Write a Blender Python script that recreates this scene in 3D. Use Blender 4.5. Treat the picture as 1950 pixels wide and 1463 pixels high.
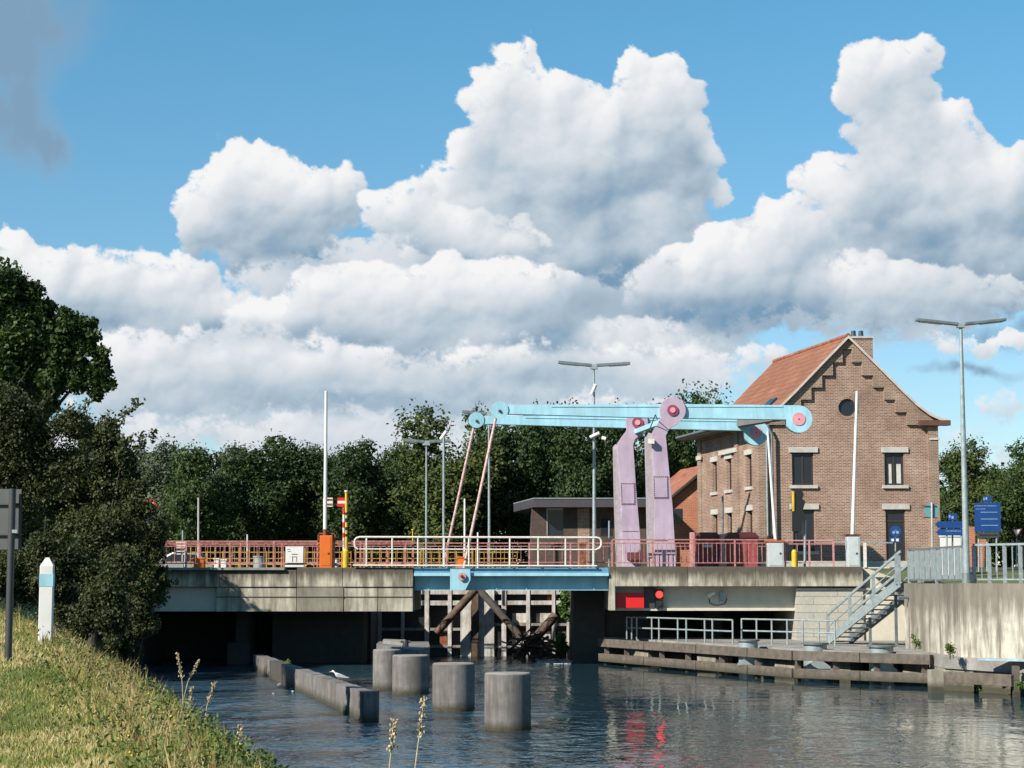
import bpy, math, random
import numpy as np
from mathutils import Vector, Matrix
from mathutils.geometry import tessellate_polygon

scene = bpy.context.scene
for _o in list(bpy.data.objects): bpy.data.objects.remove(_o)
random.seed(7); rng = np.random.default_rng(7)
R = math.radians

# ------------------------------------------------------------------ camera
F = 3500.0; EYE = 3.6; PITCH = math.atan(371.0 / F)
cam_d = bpy.data.cameras.new('camera'); cam = bpy.data.objects.new('camera', cam_d)
scene.collection.objects.link(cam); scene.camera = cam
cam_d.sensor_width = 36.0; cam_d.lens = 36.0 * F / 1950.0
cam.location = (0, 0, EYE); cam.rotation_euler = (math.pi/2 + PITCH, 0, 0)
cam_d.clip_start = 0.1; cam_d.clip_end = 5000
CP, SP = math.cos(PITCH), math.sin(PITCH)
def P(px, py, Y):
    """point of the place seen at a photo pixel, at distance Y ahead"""
    u = (px - 975.0) / F; v = (731.5 - py) / F
    yy = CP - v * SP; zz = SP + v * CP
    return Vector((u / yy * Y, Y, EYE + zz / yy * Y))
def PZ(px, py, z):
    """same, but on the level z"""
    u = (px - 975.0) / F; v = (731.5 - py) / F
    yy = CP - v * SP; zz = SP + v * CP
    t = (z - EYE) / zz
    return Vector((u * t, yy * t, z))
def X(px, Y): return P(px, 1102, Y).x
def Z(py, Y): return P(975, py, Y).z

# ------------------------------------------------------------------ sun, sky, exposure
SUN_AZ = R(50); SUN_EL = R(36)          # 50 degrees left of straight behind the camera
to_sun = Vector((-math.sin(SUN_AZ)*math.cos(SUN_EL), -math.cos(SUN_AZ)*math.cos(SUN_EL), math.sin(SUN_EL)))
sun_d = bpy.data.lights.new('sun', 'SUN'); sun_d.energy = 5.0; sun_d.angle = R(0.53); sun_d.color = (1.0, 0.93, 0.82)
sun = bpy.data.objects.new('sun', sun_d); scene.collection.objects.link(sun)
sun.rotation_euler = to_sun.to_track_quat('Z', 'Y').to_euler(); sun.location = to_sun * 200
scene.view_settings.view_transform = 'Standard'; scene.view_settings.look = 'None'
scene.view_settings.exposure = 0.85; scene.view_settings.gamma = 1.0

world = bpy.data.worlds.new('World'); scene.world = world; world.use_nodes = True
def dirang(px, py):
    d = (P(px, py, 1.0) - Vector((0, 0, EYE))).normalized()
    return math.atan2(d.x, d.y), math.asin(d.z)
class NT:
    def __init__(s, nt): s.nt = nt; s.L = nt.links.new
    def n(s, t, **k):
        nd = s.nt.nodes.new(t)
        for a, b in k.items(): setattr(nd, a, b)
        return nd
    def put(s, sock, val):
        if hasattr(val, 'links') or isinstance(val, bpy.types.NodeSocket): s.L(val, sock)
        else: sock.default_value = val
    def m(s, op, a, b=None, c=None, clamp=False):
        nd = s.n('ShaderNodeMath', operation=op, use_clamp=clamp)
        s.put(nd.inputs[0], a)
        if b is not None: s.put(nd.inputs[1], b)
        if c is not None: s.put(nd.inputs[2], c)
        return nd.outputs[0]
    def vm(s, op, a, b=None, out=0):
        nd = s.n('ShaderNodeVectorMath', operation=op)
        s.put(nd.inputs[0], a)
        if b is not None:
            if op == 'SCALE': s.put(nd.inputs['Scale'], b)
            else: s.put(nd.inputs[1], b)
        return nd.outputs['Value' if op in ('LENGTH', 'DOT_PRODUCT', 'DISTANCE') else 0]
    def mr(s, val, a, b, c=0.0, d=1.0, interp='LINEAR'):
        nd = s.n('ShaderNodeMapRange', interpolation_type=interp)
        s.put(nd.inputs[0], val)
        for i, q in enumerate((a, b, c, d)): s.put(nd.inputs[i+1], q)
        return nd.outputs[0]
    def mix(s, f, a, b, blend='MIX'):
        nd = s.n('ShaderNodeMix', data_type='RGBA', blend_type=blend)
        s.put(nd.inputs[0], f); s.put(nd.inputs[6], a); s.put(nd.inputs[7], b)
        return nd.outputs[2]
    def noise(s, vec, scale, detail=3, rough=.5, out=0, dist=0):
        nd = s.n('ShaderNodeTexNoise'); s.put(nd.inputs['Vector'], vec)
        nd.inputs['Scale'].default_value = scale; nd.inputs['Detail'].default_value = detail
        nd.inputs['Roughness'].default_value = rough; nd.inputs['Distortion'].default_value = dist
        return nd.outputs[out]
    def comb(s, x, y, z):
        nd = s.n('ShaderNodeCombineXYZ')
        for i, q in enumerate((x, y, z)): s.put(nd.inputs[i], q)
        return nd.outputs[0]
    def sep(s, v):
        nd = s.n('ShaderNodeSeparateXYZ'); s.put(nd.inputs[0], v); return nd.outputs

LAYERS = [   # cumulus from the farthest to the nearest; each puff: px, py, rx, ry
 [(250,600,260,80),(660,520,250,70),(1020,520,330,120),(1330,520,190,100),(1420,590,200,60),(1700,560,320,90),(480,690,400,110),(950,700,420,120),(1230,650,230,90),(640,800,480,70),(60,640,200,110)],
 [(1680,130,96,56),(1635,178,70,42),(1752,112,46,36),(1725,175,60,44),(1690,245,84,60),(1790,262,96,72),(1600,350,108,56),(1740,380,180,115),(1900,385,95,95),(1700,480,250,80),(1900,500,150,90),(1950,330,50,60)],
 [(985,122,44,46),(940,185,58,58),(1060,195,90,72),(1255,128,60,26),(1200,150,46,48),(1290,190,62,50),(1250,170,50,40),(1220,250,110,76),(950,300,105,88),(1130,330,180,115),(1305,320,66,90),(905,385,92,78),(1000,450,230,95),(1250,440,115,85),(1370,370,20,30)],
 [(1500,440,100,60),(1440,500,120,70),(1560,540,300,62),(1820,560,180,50),(1350,540,180,75),(1700,580,260,40)],
 [(480,340,98,62),(420,405,74,78),(560,395,112,86),(636,385,54,66),(510,460,165,52)],
 [(760,400,84,52),(800,352,34,30),(850,440,110,52),(960,470,110,46)],
 [(215,530,100,66),(330,540,90,62),(100,555,110,76),(20,505,55,50),(300,600,260,60),(60,640,140,50)],
 [(700,560,190,68),(880,560,210,74),(1010,590,90,80),(620,610,220,60),(900,640,260,62),(1150,650,200,50)],
 [(300,690,140,62),(430,680,150,56),(560,700,240,60),(800,720,300,46),(1050,690,230,40),(1240,690,160,36),(330,760,220,42),(1350,745,110,30),(1440,675,56,26),(1270,720,160,30)],
 [(380,820,260,26),(660,800,160,30),(620,845,200,30),(860,830,200,24),(1150,790,220,34),(300,880,360,30),(640,890,300,32),(1000,870,300,34),(140,850,200,40),(1840,905,200,22),(500,930,700,24),(1870,650,150,22),(1905,772,58,26),(1850,828,110,20)],
]
CLOUDS = [p for l in LAYERS for p in l]
SHADES = [(1150,590,200,60),(1400,600,220,52),(1235,515,90,50),(1850,545,160,70),(950,700,320,36),(430,650,150,30),(560,505,110,28),(700,765,260,26),(180,600,150,34),(990,400,70,40),(1690,470,120,40)]
WISPS = [(60,30,140,95),(10,110,110,120),(-10,40,160,120),(25,220,80,100),(78,290,46,64),(1880,640,120,30),(1830,705,90,12)]
def build_world():
    t = NT(world.node_tree); world.node_tree.nodes.clear()
    out = t.n('ShaderNodeOutputWorld'); bg = t.n('ShaderNodeBackground'); t.L(bg.outputs[0], out.inputs[0])
    sky = t.n('ShaderNodeTexSky', sky_type='NISHITA'); sky.sun_disc = False
    sky.sun_elevation = SUN_EL; sky.sun_rotation = math.pi + SUN_AZ
    sky.air_density = 1.0; sky.dust_density = 0.0; sky.ozone_density = 1.6
    el = t.m('ARCSINE', t.sep(t.n('ShaderNodeTexCoord').outputs['Generated'])[2])
    tint = t.mix(t.mr(el, .02, .30), (0.88, .93, 1.04, 1), (0.64, 1.20, 1.28, 1))
    t.L(t.mix(1.0, sky.outputs[0], tint, 'MULTIPLY'), bg.inputs[0])
    bg.inputs[1].default_value = 0.061
build_world()
def vnoise(x, y, seed):
    """smooth value noise on arrays"""
    xi = np.floor(x).astype(np.int64); yi = np.floor(y).astype(np.int64)
    fx = x - xi; fy = y - yi
    fx = fx*fx*fx*(fx*(fx*6-15)+10); fy = fy*fy*fy*(fy*(fy*6-15)+10)
    def h(a, b):
        n = (a*374761393 + b*668265263 + seed*1442695041) & 0xffffffff
        n = ((n ^ (n >> 13)) * 1274126177) & 0xffffffff
        n = ((n ^ (n >> 16)) * 2246822519) & 0xffffffff
        return ((n ^ (n >> 15)) & 0xffff) / 65535.0
    a = h(xi, yi); b = h(xi+1, yi); c = h(xi, yi+1); d = h(xi+1, yi+1)
    return (a + (b-a)*fx) * (1-fy) + (c + (d-c)*fx) * fy
def fbm(x, y, seed, octs=5, rough=.5):
    s = 0; a = 1; tot = 0
    for k in range(octs):
        s = s + a * (vnoise(x, y, seed+k*17) - .5) * 2; tot += a; a *= rough; x = x*2.03 + 11.3; y = y*2.03 + 5.7
    return s / tot
def blur(a, r, ax):
    if r < 1: return a
    k = np.ones(2*r+1) / (2*r+1)
    return np.apply_along_axis(lambda q: np.convolve(np.pad(q, r, mode='edge'), k, 'valid'), ax, a)
def blur2(a, r):
    for _ in range(2): a = blur(blur(a, r, 0), r, 1)
    return a
def shift_down(a, k):
    if k < 1: return a
    o = np.zeros_like(a); o[k:] = a[:-k]; return o
def cloud_layer(gx, gy, puffs, px, seed, lowsoft=True):
    """relief of one bank of cumulus built from many small puffs; returns alpha, light"""
    rs = np.random.RandomState(seed)
    wx = gx + 24*fbm(gx/120, gy/120, seed+1, 5, .55); wy = gy + 20*fbm(gx/110, gy/110, seed+2, 5, .55)
    H = np.full(gx.shape, -60.0); x0, y0 = gx[0, 0], gy[0, 0]
    def puff(cx, cy, rx, ry, zc, zr):
        m = 40
        i0 = max(0, int((cx-rx-m-x0)/px)); i1 = min(gx.shape[1], int((cx+rx+m-x0)/px)+1)
        j0 = max(0, int((cy-ry-m-y0)/px)); j1 = min(gx.shape[0], int((cy+ry+m-y0)/px)+1)
        if i1 <= i0 or j1 <= j0: return
        q = ((wx[j0:j1, i0:i1]-cx)/rx)**2 + ((wy[j0:j1, i0:i1]-cy)/ry)**2
        h = np.where(q < 1, zc + zr*np.sqrt(np.clip(1-q, 0, 1)), -60)
        S = H[j0:j1, i0:i1]; k = 5.0; dd = np.clip(.5 + .5*(h - S)/k, 0, 1)
        H[j0:j1, i0:i1] = np.where(h > -59, S*(1-dd) + h*dd + k*dd*(1-dd)*(S > -59), S)
    for (cx, cy, rx, ry) in puffs:
        r = min(rx, ry)*.8; puff(cx, cy, rx*.93, ry*.93, 0, r)
        for _ in range(int(12 + rx/8)):
            a = rs.rand()*2*math.pi; d = math.sqrt(rs.rand())*.93
            sx = cx + rx*d*math.cos(a); sy = cy + ry*d*math.sin(a)
            sr = r*(.24 + .30*rs.rand()); z = r*math.sqrt(max(0, 1-d*d)); puff(sx, sy, sr*1.1, sr, z - sr*.25, sr)
            for _ in range(8):
                b = rs.rand()*2*math.pi; e = math.sqrt(rs.rand()); tr = sr*(.20 + .25*rs.rand())
                puff(sx + sr*e*math.cos(b), sy + sr*e*math.sin(b), tr, tr, z - sr*.25 + sr*math.sqrt(1-e*e*.98) - tr*.35, tr)
    mask = (H > -40).astype(float)
    edge = blur2(mask, max(1, int(round(5/px)))); wide = blur2(mask, max(1, int(round(18/px))))
    above = shift_down(mask, int(14/px)) - shift_down(mask, int(14/px))*0      # how much cloud lies above this point
    T = sum(shift_down(mask, int(k/px)) for k in (18, 36, 56, 80, 108, 140))/6; T = blur2(T, max(1, int(12/px)))
    soft = np.clip((gy-380)/420 + .5*T - .15 + .5*fbm(gx/120, gy/120, 33+seed, 3, .5), 0, 1)
    e2 = edge*(1-soft) + wide*soft; rag = fbm(gx/40, gy/32, 31+seed, 7, .70)
    alpha = np.clip((e2 - .40 + .85*rag*(1+.5*soft)) / (.50+.40*soft) + .10, 0, 1); alpha = alpha*alpha*(3-2*alpha)
    alpha = alpha*np.clip((wide-.03)/.12, 0, 1); alpha = np.maximum(alpha, np.clip((wide-.82)/.18, 0, 1))
    Hc = np.where(H > -40, H, -8)
    def rel(Hq, k):
        gy_, gx_ = np.gradient(Hq, px); ln = np.sqrt(gx_**2 + gy_**2 + k**2); s = (-.50, -.62, .60)
        return (-gx_*s[0] - gy_*s[1] + k*s[2]) / ln
    L1 = rel(blur2(Hc, max(1, int(4/px))), 1.4); L2 = rel(blur2(Hc, max(1, int(13/px))), 1.0); L3 = rel(blur2(Hc, max(1, int(34/px))), .9)
    big = fbm(gx/150, gy/95, 44+seed, 6, .58)
    light = .90 + .07*(L1-.6) + .16*(L2-.6) + .26*(L3-.6) - .36*T**1.5*(1+1.1*big) + .13*big + .05*fbm(gx/18, gy/16, 45+seed, 5, .65)
    return alpha, light
def cloud_maps(gx, gy, layers, wisps, px):
    A_ = np.zeros(gx.shape); L_ = np.zeros(gx.shape)
    for li, puffs in enumerate(layers):
        m = 90; x0, y0 = gx[0, 0], gy[0, 0]
        i0 = max(0, int((min(p[0]-p[2] for p in puffs)-m-x0)/px)); i1 = min(gx.shape[1], int((max(p[0]+p[2] for p in puffs)+m-x0)/px)+1)
        j0 = max(0, int((min(p[1]-p[3] for p in puffs)-m-y0)/px)); j1 = min(gx.shape[0], int((max(p[1]+p[3] for p in puffs)+m-y0)/px)+1)
        if i1-i0 < 4 or j1-j0 < 4: continue
        a, l = cloud_layer(gx[j0:j1, i0:i1], gy[j0:j1, i0:i1], puffs, px, 100+37*li)
        low = np.clip((gy[j0:j1, i0:i1]-650)/220, 0, 1)
        if li == 0: l = .56 + .40*(l-.5)
        l = l*(1-.35*low) + .58*.35*low; a = a*(1-.12*low)
        la, ll = A_[j0:j1, i0:i1], L_[j0:j1, i0:i1]
        na = a + la*(1-a); L_[j0:j1, i0:i1] = np.where(na > 1e-4, (l*a + ll*la*(1-a))/np.maximum(na, 1e-4), 0); A_[j0:j1, i0:i1] = na
    sx = gx + 60*fbm(gx/160, gy/160, 61, 5, .55); sy = gy + 45*fbm(gx/150, gy/150, 62, 5, .55); wf = np.zeros(gx.shape)
    for (cx, cy, rx, ry) in wisps:
        q = np.sqrt(((sx-cx)/rx)**2 + ((sy-cy)/ry)**2); v = np.clip((1.35-q)/1.2, 0, 1); wf = np.maximum(wf, v*v*(3-2*v))
    wf = np.clip(wf * (.95 + .9*fbm(gx/60, gy/80, 71, 6, .6)), 0, .94)
    sh = np.zeros(gx.shape)
    for (cx, cy, rx, ry) in SHADES:
        q = np.sqrt(((sx-cx)/rx)**2 + ((sy-cy)/ry)**2); v = np.clip((1.5-q)/1.4, 0, 1); sh = np.maximum(sh, v*v*(3-2*v))
    L_ = L_ - .26*sh
    L_ = np.where(wf > A_, .04 + .16*(1-wf), L_)
    return np.maximum(A_, wf), np.clip(L_, 0, 1)

# ------------------------------------------------------------------ helpers
col = scene.collection
class MB:
    """collects shapes for ONE mesh object (place coordinates)"""
    def __init__(s): s.v = []; s.f = []; s.mi = []
    def add(s, vs, fs, mi=0):
        b = len(s.v); s.v += [tuple(q) for q in vs]; s.f += [[b+i for i in f] for f in fs]; s.mi += [mi]*len(fs); return s
    def box(s, x0, x1, y0, y1, z0, z1, mi=0):
        vs = [(x, y, z) for z in (z0, z1) for y in (y0, y1) for x in (x0, x1)]
        return s.add(vs, [(0,2,3,1),(4,5,7,6),(0,1,5,4),(2,6,7,3),(0,4,6,2),(1,3,7,5)], mi)
    def hexa(s, b4, t4, mi=0):
        return s.add(list(b4)+list(t4), [(3,2,1,0),(4,5,6,7),(0,1,5,4),(1,2,6,5),(2,3,7,6),(3,0,4,7)], mi)
    def bar(s, p, q, w, h, mi=0, up=(0,0,1)):
        """square-section bar from p to q; w across, h in the up direction"""
        p = Vector(p); q = Vector(q); d = (q-p).normalized(); up = Vector(up)
        sd = d.cross(up)
        if sd.length < 1e-4: sd = Vector((1,0,0))
        sd.normalize(); u = sd.cross(d).normalized()
        c = [(-w/2,-h/2),(w/2,-h/2),(w/2,h/2),(-w/2,h/2)]
        return s.hexa([p+sd*a+u*b for a,b in c], [q+sd*a+u*b for a,b in c], mi)
    def cyl(s, p, q, r0, r1=None, n=12, mi=0):
        p = Vector(p); q = Vector(q); r1 = r0 if r1 is None else r1
        d = (q-p).normalized(); a = d.orthogonal().normalized(); b = d.cross(a)
        vs = []
        for c, r in ((p, r0), (q, r1)):
            for k in range(n):
                t = 2*math.pi*k/n; vs.append(c + (a*math.cos(t) + b*math.sin(t))*r)
        fs = [(k, (k+1)%n, n+(k+1)%n, n+k) for k in range(n)] + [tuple(range(n))[::-1], tuple(range(n, 2*n))]
        return s.add(vs, fs, mi)
    def tube(s, pts, r, n=8, mi=0):
        for i in range(len(pts)-1):
            ra = r[i] if isinstance(r, (list, tuple)) else r; rb = r[i+1] if isinstance(r, (list, tuple)) else r
            s.cyl(pts[i], pts[i+1], ra, rb, n, mi)
        return s
    def prism(s, poly, d, holes=(), mi=0):
        """poly: 3D loop in a plane; d: extrusion vector; holes: more loops"""
        d = Vector(d); loops = [[Vector(p) for p in poly]] + [[Vector(p) for p in h] for h in holes]
        tris = tessellate_polygon(loops); flat = [p for l in loops for p in l]
        vs = flat + [p+d for p in flat]; n = len(flat)
        fs = [tuple(t) for t in tris] + [tuple(n+i for i in t[::-1]) for t in tris]
        k = 0
        for l in loops:
            m = len(l)
            for i in range(m): a, b = k+i, k+(i+1) % m; fs.append((a, b, n+b, n+a))
            k += m
        return s.add(vs, fs, mi)
    def ball(s, c, r, n=10, mi=0, sc=(1,1,1)):
        vs = []; fs = []; c = Vector(c); m = n//2
        for j in range(m+1):
            ph = math.pi*j/m
            for i in range(n):
                th = 2*math.pi*i/n
                vs.append((c.x+r*sc[0]*math.sin(ph)*math.cos(th), c.y+r*sc[1]*math.sin(ph)*math.sin(th), c.z+r*sc[2]*math.cos(ph)))
        for j in range(m):
            for i in range(n): fs.append((j*n+i, (j+1)*n+i, (j+1)*n+(i+1)%n, j*n+(i+1)%n))
        return s.add(vs, fs, mi)
WP = {}
def make_obj(name, mesh, origin, parent):
    o = bpy.data.objects.new(name, mesh); col.objects.link(o); WP[o.name] = Vector(origin)
    if parent is None: o.location = origin
    else: o.parent = parent; o.location = Vector(origin) - WP[parent.name]
    return o
def part(name, mb, mat, parent=None, smooth=False, label=None, bevel=0.0, origin=None):
    v = np.array(mb.v, dtype=float)
    if origin is None:
        lo = v.min(0); hi = v.max(0); origin = Vector(((lo[0]+hi[0])/2, (lo[1]+hi[1])/2, lo[2]))
    me = bpy.data.meshes.new(name); me.from_pydata((v - np.array(origin)).tolist(), [], mb.f)
    for m_ in (mat if isinstance(mat, (list, tuple)) else [mat]): me.materials.append(m_)
    if isinstance(mat, (list, tuple)): me.polygons.foreach_set('material_index', mb.mi)
    if len(mb.f) < 60000:
        import bmesh
        bm = bmesh.new(); bm.from_mesh(me); bmesh.ops.recalc_face_normals(bm, faces=bm.faces); bm.to_mesh(me); bm.free()
    if smooth:
        me.polygons.foreach_set('use_smooth', [True]*len(me.polygons))
        try: me.set_sharp_from_angle(angle=R(40))
        except Exception: pass
    me.update()
    o = make_obj(name, me, origin, parent)
    if bevel:
        b = o.modifiers.new('bevel', 'BEVEL'); b.width = bevel; b.segments = 2; b.limit_method = 'ANGLE'
    if label: o['label'] = label
    return o
def tag(o, label=None, cat=None, group=None, kind=None):
    if label: o['label'] = label
    if cat: o['category'] = cat
    if group: o['group'] = group
    if kind: o['kind'] = kind
    return o
def thing(name, label, cat, loc, group=None):
    o = bpy.data.objects.new(name, None); col.objects.link(o); o.location = loc; WP[o.name] = Vector(loc)
    o.empty_display_size = .3
    return tag(o, label, cat, group)
def children(o): return [c for c in bpy.data.objects if c.parent == o]
def copy_tree(o, parent=None):
    c = o.copy(); col.objects.link(c)
    if parent: c.parent = parent
    for ch in children(o): copy_tree(ch, c)
    return c

# ------------------------------------------------------------------ materials
AK = .72
def mat(name, c, rough=.6, metal=0.0, var=.12, scale=3.0, bump=0.0, bscale=40, spec=.5, emit=None, c2=None, streak=0.0, streakc=(.08,.075,.06), dark_top=None, low=None):
    m = bpy.data.materials.new(name); m.use_nodes = True; t = NT(m.node_tree)
    b = m.node_tree.nodes['Principled BSDF']; g = t.n('ShaderNodeNewGeometry'); pos = g.outputs['Position']
    c = tuple(q*AK for q in c) + (1,); c2 = tuple(q*AK for q in c2) if c2 else None; streakc = tuple(q*AK for q in streakc)
    n1 = t.noise(pos, scale, 5, .6)
    dark = tuple(q*(1-var*1.6) for q in c[:3]) + (1,); light = tuple(min(1, q*(1+var)) for q in c[:3]) + (1,)
    if c2: light = tuple(c2) + (1,)
    base = t.mix(t.mr(n1, .3, .7), dark, light)
    if streak:
        x, y, z = t.sep(pos)
        sx = t.m('ADD', x, t.m('MULTIPLY', y, -.6))
        st = t.noise(t.comb(t.m('MULTIPLY', sx, 3.2), t.m('MULTIPLY', sx, .7), t.m('MULTIPLY', z, .35)), 1.0, 5, .68)
        st2 = t.noise(t.comb(t.m('MULTIPLY', sx, .5), 3.0, t.m('MULTIPLY', z, .5)), 1.0, 3, .6)
        f = t.mr(t.m('MULTIPLY_ADD', st2, .5, t.m('MULTIPLY', st, .9)), .61, .80, 0, streak)
        base = t.mix(f, base, tuple(streakc) + (1,))
        fine = t.noise(t.comb(t.m('MULTIPLY', sx, 9), 1.0, t.m('MULTIPLY', z, 1.2)), 1.0, 4, .7)
        base = t.mix(t.mr(fine, .50, .70, 0, streak*.5), base, tuple(q*.6 for q in streakc) + (1,))
        if dark_top is not None:      # grime that has run down from the top edge
            zt, ln, am = dark_top
            rag = t.noise(t.comb(t.m('MULTIPLY', sx, 2.6), 7.0, t.m('MULTIPLY', z, .25)), 1.0, 4, .7)
            h = t.m('ADD', z, t.m('MULTIPLY', t.m('SUBTRACT', rag, .5), ln*2.2))
            base = t.mix(t.mr(h, zt-ln*1.35, zt-ln*.55, 0, am), base, tuple(streakc) + (1,))
    if low:      # slime line just above the water
        zz = t.m('MULTIPLY_ADD', t.noise(pos, 5, 4, .7), -.22, t.sep(pos)[2]); base = t.mix(t.mr(zz, low-.20, low+.02, .92, 0), base, (.030,.030,.014,1))
    m.node_tree.links.new(base, b.inputs['Base Color'])
    b.inputs['Roughness'].default_value = rough; b.inputs['Metallic'].default_value = metal
    b.inputs['Specular IOR Level'].default_value = spec
    if bump:
        bn = t.n('ShaderNodeBump'); bn.inputs['Strength'].default_value = bump; bn.inputs['Distance'].default_value = .02
        t.L(t.noise(pos, bscale, 4, .6), bn.inputs['Height']); t.L(bn.outputs[0], b.inputs['Normal'])
    if emit:
        b.inputs['Emission Color'].default_value = tuple(emit[:3]) + (1,); b.inputs['Emission Strength'].default_value = emit[3]
    return m
def brick_mat(name, c1, c2, mortar, bw=.24, bh=.085, mort=.012, zoff=0.0):
    m = bpy.data.materials.new(name); m.use_nodes = True; t = NT(m.node_tree); b = m.node_tree.nodes['Principled BSDF']
    g = t.n('ShaderNodeNewGeometry'); x, y, z = t.sep(g.outputs['Position'])
    c1, c2, mortar = [tuple(q*AK for q in k_) for k_ in (c1, c2, mortar)]
    vec = t.comb(t.m('ADD', x, t.m('MULTIPLY', y, .9)), t.m('ADD', z, zoff), 0)
    bt = t.n('ShaderNodeTexBrick'); t.L(vec, bt.inputs['Vector']); bt.inputs['Scale'].default_value = 1.0
    bt.inputs['Brick Width'].default_value = bw; bt.inputs['Row Height'].default_value = bh; bt.inputs['Mortar Size'].default_value = mort
    bt.inputs['Mortar Smooth'].default_value = .3; bt.inputs['Bias'].default_value = -.1
    bt.inputs['Color1'].default_value = tuple(c1)+(1,); bt.inputs['Color2'].default_value = tuple(c2)+(1,); bt.inputs['Mortar'].default_value = tuple(mortar)+(1,)
    n = t.noise(g.outputs['Position'], .7, 5, .65); n2 = t.noise(g.outputs['Position'], 9, 3, .6)
    cc = t.mix(t.mr(n, .35, .68, 0, .55), bt.outputs[0], tuple(q*.62 for q in c1)+(1,))
    cc = t.mix(t.mr(n2, .5, .75, 0, .3), cc, tuple(min(1, q*1.5) for q in c2)+(1,))
    t.L(cc, b.inputs['Base Color']); b.inputs['Roughness'].default_value = .9
    bn = t.n('ShaderNodeBump'); bn.inputs['Strength'].default_value = .5; bn.inputs['Distance'].default_value = .01; bn.invert = True
    t.L(bt.outputs['Fac'], bn.inputs['Height']); t.L(bn.outputs[0], b.inputs['Normal'])
    return m
def leaf_mat(name, c1, c2, trans=.25):
    m = bpy.data.materials.new(name); m.use_nodes = True; t = NT(m.node_tree); nt = m.node_tree
    b = nt.nodes['Principled BSDF']; g = t.n('ShaderNodeNewGeometry'); tcn = t.n('ShaderNodeTexCoord')
    c1, c2 = [tuple(q*.80 for q in k_) for k_ in (c1, c2)]
    r = g.outputs['Random Per Island']; n = t.noise(g.outputs['Position'], .45, 3, .6)
    f = t.m('ADD', t.m('MULTIPLY', r, .6), t.mr(n, .35, .65, 0, .5), clamp=True)
    cc = t.mix(f, tuple(c1)+(1,), tuple(c2)+(1,))
    t.L(cc, b.inputs['Base Color']); b.inputs['Roughness'].default_value = .62; b.inputs['Specular IOR Level'].default_value = .3
    tr = t.n('ShaderNodeBsdfTranslucent'); t.L(t.mix(1.0, cc, (1.0, 1.25, .45, 1), 'MULTIPLY'), tr.inputs[0])
    ms = t.n('ShaderNodeMixShader'); ms.inputs[0].default_value = trans
    t.L(b.outputs[0], ms.inputs[1]); t.L(tr.outputs[0], ms.inputs[2]); t.L(ms.outputs[0], nt.nodes['Material Output'].inputs[0])
    return m
CON = (.46, .42, .34)
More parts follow.
